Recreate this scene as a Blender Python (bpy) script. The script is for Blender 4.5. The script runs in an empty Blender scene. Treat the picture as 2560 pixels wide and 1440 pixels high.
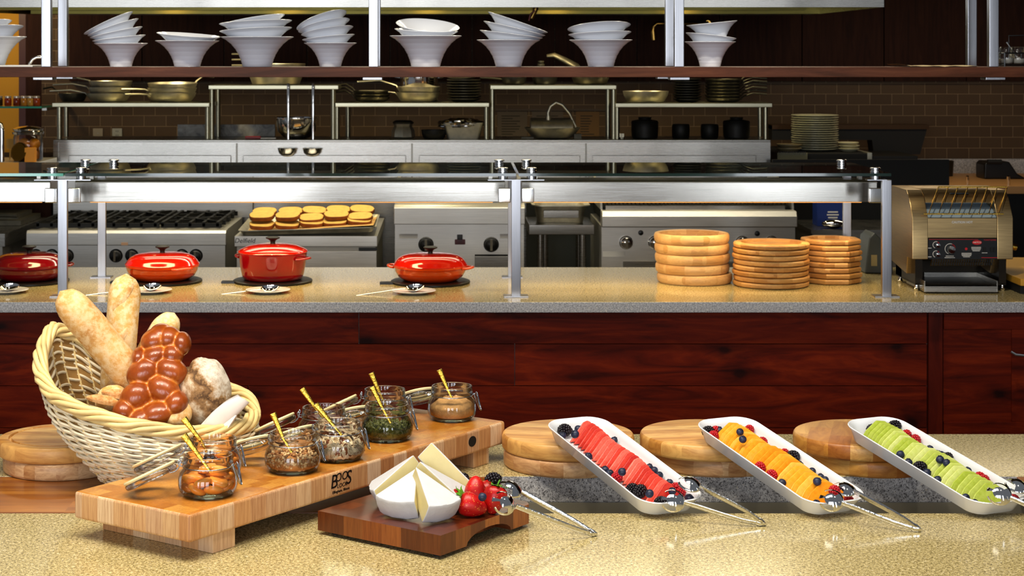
import bpy, bmesh, math, random
from mathutils import Vector, Matrix, Euler, noise
rnd = random.Random(7)
C = bpy.context.scene.collection
PI = math.pi
R = math.radians
# ---------------------------------------------------------------- camera model of the photograph (2560x1440)
F, VX, VY, CZ = 4500.0, 1130.0, 130.0, 1.9
def W(px, py, d): return Vector(((px - VX) * d / F, d, CZ - (py - VY) * d / F))
def G(px, py, z=0.9):
    d = F * (CZ - z) / (py - VY)
    return Vector(((px - VX) * d / F, d, z))
def fx(px, d): return (px - VX) * d / F
def fz(py, d): return CZ - (py - VY) * d / F
def V(*a): return Vector(a)
ORD = ['first','second','third','fourth','fifth','sixth','seventh','eighth','ninth','tenth','eleventh','twelfth','thirteenth','fourteenth','fifteenth','sixteenth','seventeenth','eighteenth','nineteenth','twentieth','twenty-first','twenty-second','twenty-third','twenty-fourth','twenty-fifth','twenty-sixth','twenty-seventh','twenty-eighth','twenty-ninth','thirtieth','thirty-first','thirty-second']

# ---------------------------------------------------------------- mesh builder
class MB:
    def __init__(s): s.v = []; s.f = []; s.m = []
    def add(s, vs, fs, M=None, mi=0):
        o = len(s.v)
        s.v += [(M @ Vector(v)) if M is not None else Vector(v) for v in vs]
        s.f += [tuple(i + o for i in f) for f in fs]; s.m += [mi] * len(fs)
        return s
    def bx(s, x0, x1, y0, y1, z0, z1, M=None, mi=0):
        vs = [(x, y, z) for z in (z0, z1) for y in (y0, y1) for x in (x0, x1)]
        return s.add(vs, [(0,2,3,1),(4,5,7,6),(0,1,5,4),(2,6,7,3),(0,4,6,2),(1,3,7,5)], M, mi)
    def box(s, c, d, M=None, mi=0):
        return s.bx(c[0]-d[0]/2, c[0]+d[0]/2, c[1]-d[1]/2, c[1]+d[1]/2, c[2]-d[2]/2, c[2]+d[2]/2, M, mi)
    def loft(s, rings, cap0=True, cap1=True, closed=True, M=None, mi=0):
        n = len(rings[0]); vs = [p for r in rings for p in r]; fs = []
        for i in range(len(rings) - 1):
            for j in range(n if closed else n - 1):
                k = (j + 1) % n
                fs.append((i*n+j, i*n+k, (i+1)*n+k, (i+1)*n+j))
        if cap0: fs.append(tuple(reversed(range(n))))
        if cap1: fs.append(tuple((len(rings)-1)*n + j for j in range(n)))
        return s.add(vs, fs, M, mi)
    def lathe(s, prof, seg=32, c=(0,0,0), M=None, mi=0, cap0=True, cap1=True, rot=0.0, sx=1, sy=1):
        rings = [[(c[0]+r*sx*math.cos(rot+2*PI*j/seg), c[1]+r*sy*math.sin(rot+2*PI*j/seg), c[2]+z) for j in range(seg)] for r, z in prof]
        return s.loft(rings, cap0 and prof[0][0] > 1e-4, cap1 and prof[-1][0] > 1e-4, True, M, mi) if True else s
    def cyl(s, a, b, r, seg=12, r2=None, M=None, mi=0):
        return s.tube([a, b], [r, r if r2 is None else r2], seg, M=M, mi=mi)
    def tube(s, pts, r, seg=6, closed=False, M=None, mi=0, flat=None, up=None):
        pts = [Vector(p) for p in pts]; n = len(pts)
        rs = r if isinstance(r, (list, tuple)) else [r] * n
        rings = []; nrm = None
        for i, p in enumerate(pts):
            a = pts[(i-1) % n] if (closed or i > 0) else p
            b = pts[(i+1) % n] if (closed or i < n-1) else p
            t = (b - a).normalized() if (b - a).length > 1e-9 else Vector((0,0,1))
            if nrm is None:
                u = Vector(up) if up is not None else (Vector((0,0,1)) if abs(t.z) < .9 else Vector((1,0,0)))
                nrm = (u - t * u.dot(t)).normalized()
            else:
                nrm = (nrm - t * nrm.dot(t))
                nrm = nrm.normalized() if nrm.length > 1e-6 else Vector((1,0,0))
            bn = t.cross(nrm)
            f = 1.0 if flat is None else flat
            rings.append([p + nrm * (rs[i] * f * math.cos(2*PI*j/seg)) + bn * (rs[i] * math.sin(2*PI*j/seg)) for j in range(seg)])
        if closed: rings.append(rings[0])
        return s.loft(rings, not closed, not closed, True, M, mi)
    def sph(s, c, r, u=12, v=8, M=None, mi=0, fn=None):
        if not isinstance(r, (list, tuple)): r = (r, r, r)
        vs = [(0,0,-1)]; fs = []
        for i in range(1, v):
            a = -PI/2 + PI*i/v
            for j in range(u):
                b = 2*PI*j/u
                vs.append((math.cos(a)*math.cos(b), math.cos(a)*math.sin(b), math.sin(a)))
        vs.append((0,0,1))
        for j in range(u):
            fs.append((0, 1+(j+1) % u, 1+j)); fs.append((len(vs)-1, 1+(v-2)*u+j, 1+(v-2)*u+(j+1) % u))
        for i in range(v-2):
            for j in range(u):
                k = (j+1) % u
                fs.append((1+i*u+j, 1+i*u+k, 1+(i+1)*u+k, 1+(i+1)*u+j))
        if fn: vs = [fn(Vector(q)) for q in vs]
        return s.add([(c[0]+q[0]*r[0], c[1]+q[1]*r[1], c[2]+q[2]*r[2]) for q in vs], fs, M, mi)
    def prism(s, poly, a, b, axis='z', M=None, mi=0):
        def p3(p, h):
            return {'z': (p[0], p[1], h), 'y': (p[0], h, p[1]), 'x': (h, p[0], p[1])}[axis]
        return s.loft([[p3(p, a) for p in poly], [p3(p, b) for p in poly]], True, True, True, M, mi)
    def mesh(s, name, bevel=0, seg=2, ang=40, bang=50, weld=False):
        me = bpy.data.meshes.new(name)
        me.from_pydata([tuple(v) for v in s.v], [], s.f)
        for i, p in enumerate(me.polygons): p.material_index = s.m[i]
        bm = bmesh.new(); bm.from_mesh(me)
        if weld: bmesh.ops.remove_doubles(bm, verts=bm.verts, dist=1e-5)
        bmesh.ops.recalc_face_normals(bm, faces=bm.faces)
        if bevel:
            es = [e for e in bm.edges if len(e.link_faces) == 2 and e.calc_face_angle(0) > R(bang)]
            bmesh.ops.bevel(bm, geom=es, offset=bevel, segments=seg, affect='EDGES', profile=.5, clamp_overlap=True)
        for f in bm.faces: f.smooth = True
        for e in bm.edges: e.smooth = len(e.link_faces) == 2 and e.calc_face_angle(0) < R(ang)
        bm.to_mesh(me); bm.free()
        if bevel: me['wn'] = 1
        return me

def rrect(w, l, r, n=6, z=0.0, cx=0, cy=0):
    o = []
    for sx, sy, a0 in ((1,1,0),(-1,1,90),(-1,-1,180),(1,-1,270)):
        for i in range(n+1):
            a = R(a0 + 90*i/n)
            o.append(Vector((cx + sx*(w/2-r) + r*math.cos(a), cy + sy*(l/2-r) + r*math.sin(a), z)))
    return o

def link(name, me, mats, parent=None, loc=None):
    o = bpy.data.objects.new(name, me); C.objects.link(o)
    for m in (mats if isinstance(mats, (list, tuple)) else [mats]): me.materials.append(m)
    if parent is not None: o.parent = parent
    if loc is not None: o.location = loc
    if me.get('wn'):
        wm = o.modifiers.new('normals', 'WEIGHTED_NORMAL'); wm.keep_sharp = True
    return o
def tag(o, label, cat, group=None, kind=None):
    o['label'] = label; o['category'] = cat
    if group: o['group'] = group
    if kind: o['kind'] = kind
    return o
def thing(name, label, cat, loc=(0,0,0), rz=0, group=None):
    o = bpy.data.objects.new(name, None); C.objects.link(o)
    o.empty_display_size = .05; o.location = loc; o.rotation_euler = (0, 0, rz)
    return tag(o, label, cat, group)
def part(root, name, mb, mats, world=True, label=None, **kw):
    """one part mesh; world=True: coordinates are scene coordinates, shifted to an unrotated root"""
    if world:
        p = root; off = Vector((0,0,0))
        while p is not None: off += p.location; p = p.parent
        mb.v = [v - off for v in mb.v]
    o = link(name, mb.mesh(name, **kw), mats, root)
    if label: o['label'] = label
    return o
def one(name, label, cat, mb, mats, group=None, kind=None, **kw):
    """a thing that is one mesh, origin at its base"""
    xs = [v.x for v in mb.v]; ys = [v.y for v in mb.v]; zs = [v.z for v in mb.v]
    o0 = Vector(((min(xs)+max(xs))/2, (min(ys)+max(ys))/2, min(zs)))
    mb.v = [v - o0 for v in mb.v]
    o = link(name, mb.mesh(name, **kw), mats, None, o0)
    return tag(o, label, cat, group, kind)
def struct(name, mb, mats, **kw):
    o = link(name, mb.mesh(name, **kw), mats); o['kind'] = 'structure'; return o
def dup(root, loc=None, rot=None, label=None, group=None, scale=None):
    r = root.copy(); C.objects.link(r)
    if loc is not None: r.location = loc
    if rot is not None: r.rotation_euler = rot
    if scale is not None: r.scale = (scale,)*3 if not isinstance(scale, (tuple, list)) else scale
    if label: r['label'] = label
    if group: r['group'] = group
    for ch in list(root.children):
        c = ch.copy(); C.objects.link(c); c.parent = r
        for g in list(ch.children):
            d = g.copy(); C.objects.link(d); d.parent = c
    return r
def text_mesh(mb, txt, size, M, mi=0, depth=.0004, shear=0.0, align='CENTER', bold=0.0):
    cu = bpy.data.curves.new('lettering', 'FONT'); cu.body = txt; cu.size = size; cu.extrude = depth; cu.shear = shear
    cu.align_x = align; cu.align_y = 'CENTER'; cu.resolution_u = 3; cu.offset = bold
    ob = bpy.data.objects.new('lettering', cu)
    me = bpy.data.meshes.new_from_object(ob)
    mb.add([v.co.copy() for v in me.vertices], [tuple(p.vertices) for p in me.polygons], M, mi)
    bpy.data.objects.remove(ob); bpy.data.curves.remove(cu); bpy.data.meshes.remove(me)

# ---------------------------------------------------------------- materials
def lin(h):
    h = h.lstrip('#'); o = []
    for i in (0, 2, 4):
        c = int(h[i:i+2], 16) / 255
        o.append(c/12.92 if c <= .04045 else ((c+.055)/1.055)**2.4)
    return (*o, 1.0)
class NT:
    def __init__(s, name):
        s.m = bpy.data.materials.new(name); s.m.use_nodes = True; s.t = s.m.node_tree
        s.b = s.t.nodes['Principled BSDF']; s.o = s.t.nodes['Material Output']
    def n(s, ty, **kw):
        nd = s.t.nodes.new('ShaderNode' + ty)
        for k, v in kw.items():
            if k in nd.inputs: s.set(nd.inputs[k], v)
            else: setattr(nd, k, v)
        return nd
    def set(s, sock, v):
        if isinstance(v, bpy.types.NodeSocket): s.t.links.new(v, sock)
        else: sock.default_value = v
    def p(s, **kw):
        for k, v in kw.items(): s.set(s.b.inputs[k.replace('_', ' ')], v)
    def co(s, scale=(1,1,1), kind='Object', rot=(0,0,0), loc=(0,0,0)):
        tc = s.n('TexCoord'); mp = s.n('Mapping', Scale=scale, Rotation=rot, Location=loc)
        s.set(mp.inputs['Vector'], tc.outputs[kind]); return mp.outputs[0]
    def noise(s, co, scale=5, detail=4, rough=.55, dist=0):
        return s.n('TexNoise', Vector=co, Scale=scale, Detail=detail, Roughness=rough, Distortion=dist).outputs['Fac']
    def ramp(s, fac, stops, interp='LINEAR'):
        r = s.n('ValToRGB', Fac=fac); e = r.color_ramp.elements; r.color_ramp.interpolation = interp
        while len(e) < len(stops): e.new(.5)
        for i, (p, c) in enumerate(stops):
            e[i].position = p; e[i].color = lin(c) if isinstance(c, str) else (c if len(c) == 4 else (*c, 1))
        return r.outputs[0]
    def mix(s, fac, a, b, mode='MIX'):
        m = s.n('Mix', data_type='RGBA', blend_type=mode)
        s.set(m.inputs[0], fac); s.set(m.inputs[6], a); s.set(m.inputs[7], b); return m.outputs[2]
    def math(s, op, a, b=0.0, c=0.0):
        m = s.n('Math', operation=op); s.set(m.inputs[0], a); s.set(m.inputs[1], b); s.set(m.inputs[2], c); return m.outputs[0]
    def bump(s, h, strength=.2, dist=.002):
        b = s.n('Bump', Height=h, Strength=strength, Distance=dist); s.set(s.b.inputs['Normal'], b.outputs[0])
def simple(name, col, rough=.5, metal=0.0, var=0.0, vscale=20, bump=0.0, bscale=60, bdist=.001, **kw):
    t = NT(name); c = lin(col) if isinstance(col, str) else col
    t.p(Roughness=rough, Metallic=metal)
    if var:
        f = t.noise(t.co(), vscale, 4)
        d = tuple(x*(1-var) for x in c[:3]) + (1,); l = tuple(min(1, x*(1+var)) for x in c[:3]) + (1,)
        t.p(Base_Color=t.ramp(f, [(.3, d), (.7, l)]))
    else: t.p(Base_Color=c)
    if bump: t.bump(t.noise(t.co(), bscale, 3), bump, bdist)
    for k, v in kw.items(): t.p(**{k: v})
    return t.m
def steel(name, col='#b9b6b0', rough=.28, brush=(2, 2, 160), amt=.12):
    t = NT(name); f = t.noise(t.co(brush), 3, 3)
    big = t.noise(t.co(), 2.2, 3)
    c = lin(col); t.p(Metallic=1.0)
    base = t.ramp(f, [(.3, tuple(x*.82 for x in c[:3])), (.7, tuple(min(1, x*1.1) for x in c[:3]))])
    base = t.mix(t.math('MULTIPLY', big, .35), base, tuple(x*.6 for x in c[:3])+(1,))
    t.p(Base_Color=base, Roughness=t.math('MULTIPLY_ADD', f, amt, rough - amt/2))
    t.bump(f, .06, .001)
    return t.m
def granite(name, a, b, c, dark, rough=.12):
    t = NT(name); co = t.co(kind='Object')
    n1 = t.noise(co, 150, 3, .6); n2 = t.noise(co, 330, 2); v = t.n('TexVoronoi', Vector=co, Scale=260.0)
    col = t.ramp(n1, [(.34, a), (.5, b), (.66, c)])
    sp = t.ramp(n2, [(.56, (0,0,0)), (.61, (1,1,1))])
    col = t.mix(t.math('MULTIPLY', sp, .85), col, lin(dark))
    w = t.ramp(v.outputs['Color'], [(.86, (0,0,0)), (.9, (1,1,1))])
    col = t.mix(t.math('MULTIPLY', w, .35), col, lin('#fff3d8'))
    t.p(Base_Color=col, Roughness=rough, Specular_IOR_Level=.55)
    return t.m
def block_wood(name, cx, cy, tones, grain=(60, 60, 6), rough=.35, dark=.35, coat=0.0, cz=1000.0, wob=.0):
    """glued blocks: random tone per cell in object space plus fine grain"""
    t = NT(name); tc = t.n('TexCoord'); s3 = t.n('SeparateXYZ', Vector=tc.outputs['Object'])
    def cell(sock, w, off=0.0): return t.math('FLOOR', t.math('DIVIDE', t.math('ADD', sock, off), w))
    ix = cell(s3.outputs[0], cx, 10.0)
    # stagger every other row
    odd = t.math('MODULO', ix, 2.0)
    yy = t.math('ADD', s3.outputs[1], t.math('MULTIPLY', odd, cy*.5))
    cb = t.n('CombineXYZ', X=ix, Y=cell(yy, cy, 10.0), Z=cell(s3.outputs[2], cz, 500.0))
    wn = t.n('TexWhiteNoise', Vector=cb.outputs[0], noise_dimensions='3D')
    col = t.ramp(wn.outputs['Value'], [(i/(len(tones)-1), c) for i, c in enumerate(tones)])
    mp = t.n('Mapping', Scale=grain); 
    off = t.n('VectorMath', operation='MULTIPLY_ADD'); t.set(off.inputs[0], wn.outputs['Color']); off.inputs[1].default_value = (3,3,3); t.set(off.inputs[2], tc.outputs['Object'])
    t.set(mp.inputs[0], off.outputs[0])
    g = t.noise(mp.outputs[0], 2.0, 5, .6, 1.2)
    col = t.mix(t.math('MULTIPLY', t.ramp(g, [(.35, (1,1,1)), (.62, (0,0,0))]), dark), col, t.mix(1.0, col, lin('#a8703a'), 'MULTIPLY'))
    t.p(Base_Color=col, Roughness=rough, Coat_Weight=coat, Coat_Roughness=.15)
    t.bump(g, .05, .0006)
    return t.m
def plank_wood(name, tones, knots=True, rough=.3, gscale=(1.2, 1.2, 9.0), coat=.3, kcol='#120404'):
    t = NT(name); co = t.co(gscale)
    oi = t.n('ObjectInfo')
    sh = t.n('VectorMath', operation='ADD'); t.set(sh.inputs[0], co)
    rv = t.n('CombineXYZ', X=t.math('MULTIPLY', oi.outputs['Random'], 37.0), Y=0.0, Z=t.math('MULTIPLY', oi.outputs['Random'], 11.0)); t.set(sh.inputs[1], rv.outputs[0])
    co = sh.outputs[0]
    g = t.noise(co, 1.6, 6, .62, 1.6)
    fine = t.noise(t.co(tuple(x*6 for x in gscale)), 3, 4, .6, .6)
    col = t.ramp(g, [(.28, tones[0]), (.5, tones[1]), (.74, tones[2])])
    col = t.mix(t.math('MULTIPLY', fine, .45), col, lin(tones[0]))
    if knots:
        s3 = t.n('SeparateXYZ', Vector=t.co((1, 1, 1)))
        kx = t.math('ADD', s3.outputs[0], t.math('MULTIPLY', oi.outputs['Random'], 37.0)); kz = t.math('MULTIPLY', t.math('ADD', s3.outputs[2], oi.outputs['Random']), 2.0)
        cb = t.n('CombineXYZ', X=kx, Y=kz, Z=0.0)
        wob = t.n('TexNoise', Vector=cb.outputs[0], Scale=5.0, Detail=4.0)
        mixv = t.n('Mix', data_type='VECTOR'); mixv.inputs[0].default_value = .14
        t.set(mixv.inputs[4], cb.outputs[0]); t.set(mixv.inputs[5], wob.outputs['Color'])
        v = t.n('TexVoronoi', Vector=mixv.outputs[1], Scale=1.9, voronoi_dimensions='2D')
        k = t.ramp(v.outputs['Distance'], [(.035, (1,1,1)), (.075, (.5,.5,.5)), (.19, (0,0,0))])
        col = t.mix(t.math('MULTIPLY', k, .85), col, lin(kcol))
    t.p(Base_Color=col, Roughness=rough, Coat_Weight=coat, Coat_Roughness=.25, Specular_IOR_Level=.16)
    return t.m
def thin_glass(name, tint=(.96,.98,.97,1), rough=.0, refl=1.0, base=.04, body=0.0, bodycol='#20241c'):
    t = NT(name); nt = t.t; nt.nodes.remove(t.b)
    tr = t.n('BsdfTransparent', Color=tint); gl = t.n('BsdfGlossy', Roughness=rough)
    gl.inputs['Color'].default_value = (1,1,1,1)
    lw = t.n('Fresnel', IOR=1.5); fac = t.math('MULTIPLY', t.math('MAXIMUM', lw.outputs[0], base), refl)
    fac = t.math('MINIMUM', fac, .9)
    mx = t.n('MixShader'); t.set(mx.inputs[0], fac); t.set(mx.inputs[1], tr.outputs[0]); t.set(mx.inputs[2], gl.outputs[0])
    t.set(t.o.inputs['Surface'], mx.outputs[0]); return t.m
def emis(name, col, s):
    t = NT(name); t.p(Base_Color=lin(col), Emission_Color=lin(col), Emission_Strength=s); return t.m

M = {}
M['granite'] = granite('speckled_granite', '#85764e', '#bfae7a', '#dfce9e', '#403424', .12)
M['granite_grey'] = granite('grey_and_lit_granite', '#9a9898', '#c0bebf', '#d8d6d4', '#403c3c', .3)  # grey granite; on the service counter edge it holds the window light
M['steel'] = steel('brushed_steel', '#a8a59e')
M['olive'] = steel('olive_hood_steel', '#8f8548', .3, (2, 90, 90))
M['steel_splash'] = steel('splash_steel', '#b2afa8', .27, (2, 160, 160))
M['steel_h'] = steel('brushed_steel_horizontal', '#b4b1aa', .2, (2, 160, 160))
M['steel_line'] = steel('appliance_steel', '#d0cdc6', .42, (2, 160, 160))
M['steel_dark'] = steel('dim_steel', '#a8a49a', .45)
M['steel_shiny'] = steel('satin_post_steel', '#b4b4b8', .3, (160, 160, 2), .08)
M['chrome'] = simple('chrome', '#e4e2de', .08, 1.0)
M['alu'] = simple('worn_aluminium_pan', '#cdc7b2', .42, .9, .15, 25)
M['alu_dark'] = simple('seasoned_dark_pan', '#4a463a', .45, .7, .25, 25)
M['iron'] = simple('black_cast_iron', '#14130f', .5, .3, .2, 30)
M['black'] = simple('black_plastic', '#0c0b0a', .35)
M['blackmat'] = simple('matte_black', '#0a0908', .7)
M['rubber'] = simple('black_rubber', '#101010', .8)
M['white'] = simple('white_glazed_ceramic', '#e2e3e6', .12, Specular_IOR_Level=.6)
M['bowl_white'] = simple('window_tinted_glaze', '#e9edf6', .14, Specular_IOR_Level=.5)  # bluish tint puts the window light into the white glaze
M['red'] = simple('red_enamel', '#940812', .1, Coat_Weight=.6)
M['redlid'] = simple('bright_red_enamel', '#c61806', .1, Coat_Weight=.6)
M['orange'] = simple('orange_enamel', '#d24404', .1, Coat_Weight=.6)
M['darkred'] = simple('dark_red_enamel', '#74050e', .1, Coat_Weight=.6)
M['maple'] = block_wood('maple_end_grain', .043, .030, ['#b5731f','#c98a35','#d9a052','#c07f2b','#dba95e'], (50,50,10), .38, .45)
M['maple_side'] = block_wood('pale_maple_side', .048, .046, ['#c6965f','#e8caa2','#d6a976','#bb8450','#f0dab8'], (150,150,5), .45, .5)
M['maple_top'] = block_wood('oiled_maple_top', .041, .031, ['#b06d1e','#c98636','#b87824','#d29a48','#a86418'], (60,60,12), .3, .35, .2)
M['round'] = block_wood('round_maple_strips', .042, 50.0, ['#d9a455','#e8bd74','#cf9648','#e3b268'], (14,3,14), .42, .5)
M['round2'] = block_wood('round_maple_strips_lower', .05, .13, ['#b8844a','#e2bd8e','#c59560','#d3a674','#e8c99e'], (16,4,40), .42, .5)
M['roundmix'] = block_wood('round_maple_checked', .052, .17, ['#c98d3c','#a8672a','#e0b064','#b97a34','#d9a652'], (18,4,30), .4, .45)
M['insert'] = block_wood('brown_block_insert', .26, .026, ['#9a5c1c','#8a4e16','#b0742c','#a46624','#7c4410'], (5,60,30), .3, .4, .2)
M['walnut'] = block_wood('walnut_block', .05, .05, ['#5a2810','#96521f','#4a1f0c','#b06a30','#743a16'], (90,90,6), .3, .5, .25)
M['walnut_top'] = block_wood('walnut_block_top', .05, .035, ['#481e0c','#6e3416','#3a170a','#56260f'], (30,30,10), .28, .3, .3)
M['dish_wood'] = block_wood('acacia_dish', .07, .09, ['#c69c62','#dcb784','#c09054','#e6c898'], (20,5,60), .45, .28)
M['dish_wood2'] = block_wood('worn_wood_plate', .06, .08, ['#bc8e52','#d0a268','#b07e44','#d8b078'], (20,5,50), .5, .3)
M['cabinet'] = plank_wood('mahogany_stain_knotty', ['#420d03','#782006','#a4380c'], True, .55, coat=.0)
M['cab_trim'] = plank_wood('mahogany_stain_trim', ['#400e04','#641a08','#82280c'], False, .5, (8,8,1), .08)
M['shelfwood'] = plank_wood('walnut_shelf', ['#40220f','#5e3420','#7a4a30'], False, .45, (1,8,8), .05)
M['wallwood'] = plank_wood('dark_veneer', ['#22100a','#341a10','#402416'], False, .75, (14,14,1), .0)
M['glass'] = thin_glass('jar_glass', (.975,.985,.975,1), .0, 1.0, .05)
M['pane'] = thin_glass('smoked_shelf_glass', (.66,.70,.62,1), .0, 1.15, .04)
M['pane_light'] = thin_glass('clear_green_glass', (.78,.9,.84,1), .0, 1.2, .06)
M['glass_edge'] = simple('green_glass_edge', '#0c2a20', .1, Coat_Weight=.5)
M['glass_edge_l'] = simple('pale_green_glass_edge', '#2f9c84', .1, Coat_Weight=.5)
M['gold'] = simple('hammered_gold', '#d8b04a', .16, 1.0, .15, 120, .6, 220, .002)
M['silver'] = simple('hammered_silver', '#d8d8d6', .12, 1.0, 0, 20, .35, 180, .002)
M['silver_s'] = simple('polished_silver', '#dcdcda', .07, 1.0)
M['wire'] = simple('galvanised_wire', '#a9b0b8', .22, 1.0)
M['gasket'] = simple('cream_rubber_gasket', '#e6d6a4', .6)
# ================================================================ the setting
FZ = 0.0
WALLY = 12.4
mb = MB().bx(-5, 5.5, -3, 13, -.1, 0); t = NT('grey_quarry_tile')
br = t.n('TexBrick', Vector=t.co(kind='Object'), Scale=3.3); br.inputs['Color1'].default_value = lin('#3a302a'); br.inputs['Color2'].default_value = lin('#453a32'); br.inputs['Mortar'].default_value = lin('#1c1814'); br.offset = 0
t.p(Base_Color=br.outputs[0], Roughness=.5); struct('floor', mb, t.m)
struct('ceiling', MB().bx(-5, 5.5, 5.2, 13, 3.3, 3.4), simple('dim_plaster', '#6a5a46', .9))
def tile_mat():
    t = NT('brown_wall_tile'); tc = t.n('TexCoord'); s3 = t.n('SeparateXYZ', Vector=tc.outputs['Object'])
    cb = t.n('CombineXYZ', X=s3.outputs[0], Y=t.math('ADD', s3.outputs[2], .028), Z=0.0)
    br = t.n('TexBrick', Vector=cb.outputs[0], Scale=1.0)
    br.inputs['Brick Width'].default_value = .1515; br.inputs['Row Height'].default_value = .0745; br.inputs['Mortar Size'].default_value = .0022; br.inputs['Mortar Smooth'].default_value = .3
    br.inputs['Color1'].default_value = lin('#5a4630'); br.inputs['Color2'].default_value = lin('#523e2a'); br.inputs['Mortar'].default_value = lin('#8a7458')
    t.p(Base_Color=br.outputs[0], Roughness=.55, Specular_IOR_Level=.25)
    b = t.n('Bump', Height=t.math('SUBTRACT', 1.0, br.outputs['Fac']), Strength=.4, Distance=.003); t.set(t.b.inputs['Normal'], b.outputs[0])
    return t.m
M['tile'] = tile_mat()
struct('wall_back', MB().bx(fx(104, WALLY), 5.0, WALLY, WALLY+.15, 0, 3.3), M['tile'])
struct('wall_right', MB().bx(5.0, 5.15, 5.2, 12.55, 0, 3.3), M['wallwood'])
warm = simple('warm_lit_plaster', '#c8922a', .8)  # yellow holds the warm light of the room beyond the doorway
struct('wall_left', MB().bx(-5.0, fx(47, 13.0), 13.0, 13.15, 0, 3.3), warm)
struct('trim_1', MB().bx(fx(47, 12.9), fx(64, 12.9), 12.9, 13.1, 0, 3.3), simple('red_brown_door_trim', '#4a1c08', .4))
struct('door_1', MB().bx(fx(64, 12.8), fx(105, 12.8), 12.8, 12.9, 0, 3.3), M['wallwood'])
# dark veneer panels above the tile
z0 = fz(203, WALLY)
xs = [172, 355, 560, 768, 975, 1180, 1387, 1592, 1798, 2005, 2210, 2416, 2640]
for i in range(len(xs)-1):
    a, b = fx(xs[i], 12.36), fx(xs[i+1], 12.36)
    struct('trim_%d' % (i+2), MB().bx(a+.004, b-.004, 12.36, WALLY, z0, 3.28), M['wallwood'])
# doorway frame on the far left reads through the gap; ledge with granite at right back
# ---------------------------------------------------------------- exhaust hood
hood = thing('exhaust_hood', 'long stainless exhaust hood hanging over the cooking line', 'hood', (0, 11, 2.15))
xl, xr = -3.3, 2.40
mb = MB()
xr2 = fx(2030, 12.05)
mb.add([(xl,10,2.149),(xr,10,2.149),(xr,10,3.29),(xl,10,3.29),(-2.75,12.05,2.149),(2.40,12.05,2.149),(2.40,12.05,3.29),(-2.75,12.05,3.29)],
       [(0,1,2,3),(1,5,6,2),(4,7,6,5),(0,3,7,4),(3,2,6,7)])
part(hood, 'hood_canopy', mb, M['steel_splash'])
mb = MB().bx(xl, xr, 10.004, 10.05, 2.149, 2.19); mb.bx(-2.95, 2.15, 10.9, 11.0, 2.155, 2.2); mb.bx(-2.75, fx(2030,12), 11.75, 12.04, 2.149, 2.21)
part(hood, 'grease_gutter', mb, M['olive'])
part(hood, 'filter_bank', MB().bx(xl+.05, xr-.02, 10.05, 11.8, 2.215, 2.235), steel('olive_filter_steel', '#7a6e3c', .35))
M['lamp'] = emis('warm_lamp_lens', '#ffd890', 9.0)
for px in (380, 690, 1065, 1405, 1745):
    x = fx(px, 11.3)
    mb = MB().lathe([(.085, 2.215), (.085, 2.2), (.06, 2.185), (.03, 2.18)], 20, (x, 11.3, 0))
    part(hood, 'hood_lamp', mb, M['lamp'])
for px in (560, 800, 1300, 1600, 1860):
    x = fx(px, 10.9); part(hood, 'screw', MB().cyl((x, 10.9, 2.178), (x, 10.893, 2.178), .008, 8), M['chrome'])

# ================================================================ back service counter
YB0, YB1 = 7.2, 8.364
bc = thing('service_counter', 'long back service counter with speckled granite top over knotty red-brown planks', 'counter', (.3, 7.7, 0))
o = part(bc, 'countertop', MB().bx(-3.2, 3.6, YB0, YB1, .857, .9), [M['granite'], M['granite_grey']], bevel=.003)
for p in o.data.polygons:
    if p.normal.y < -.5: p.material_index = 1  # front edge in grey: window light painted onto the same slab
part(bc, 'counter_core', MB().bx(-3.2, 3.6, 7.27, 8.3, 0.0, .855), M['steel_line'])
FP = 7.25
zz = [.856, fz(860, FP), fz(965, FP), fz(1070, FP), fz(1180, FP), .02]
seams = [[-3.2, fx(897, FP), fx(2318, FP)], [-3.2, fx(-30, FP), fx(1287, FP), fx(2318, FP)], [-3.2, fx(620, FP), fx(2318, FP)], [-3.2, fx(1100, FP), fx(2318, FP)], [-3.2, fx(2318, FP)]]
for r in range(5):
    for i in range(len(seams[r])-1):
        mb = MB().bx(seams[r][i]+.001, seams[r][i+1]-.001, FP, 7.268, zz[r+1]+.0012, zz[r]-.0012)
        part(bc, 'front_plank', mb, M['cabinet'], bevel=.0015)
part(bc, 'corner_stile', MB().bx(fx(2320, FP), fx(2355, FP), FP-.012, 7.268, .02, .855), M['cab_trim'], bevel=.002)
d = part(bc, 'cabinet_door', MB().bx(fx(2358, FP), 3.4, FP, 7.268, .02, .855), M['cabinet'])
a = MB()
for y0, y1 in ((783, 822), (1054, 1120)): a.bx(fx(2358, FP), 3.4, FP-.012, FP, fz(y1, FP), fz(y0, FP))
a.bx(fx(2528, FP), 3.4, FP-.008, FP, fz(1054, FP), fz(822, FP))
part(d, 'door_rail', a, M['cabinet'], bevel=.002)
p0 = W(2527, 879, 7.2); a = MB().tube([p0, p0+V(.02,0,-.012), p0+V(.05,-.01,-.014), p0+V(.12,-.01,-.012), p0+V(.15,.02,0)], .006, 8)
part(d, 'door_handle', a, M['chrome'])

# ================================================================ front buffet counter with a well
fc = thing('buffet_counter', 'near speckled tan granite buffet counter with a recessed steel-lined well', 'counter', (.3, 4, 0))
YA, YF, YN, Y0 = 4.712, 4.245, 3.903, 2.6
XL, XR = -3.0, 3.2
mb = MB().bx(XL, XR, YF, YA, .86, .9); mb.bx(XL, XR, Y0, YN, .86, .9)
part(fc, 'countertop', mb, M['granite'], bevel=.002)
mb = MB().bx(XL, XR, YF+.001, YF+.02, .74, .8999); part(fc, 'well_wall', MB().bx(XL, XR, YF, YF+.02, .838, .86), M['granite_grey'])
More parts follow.
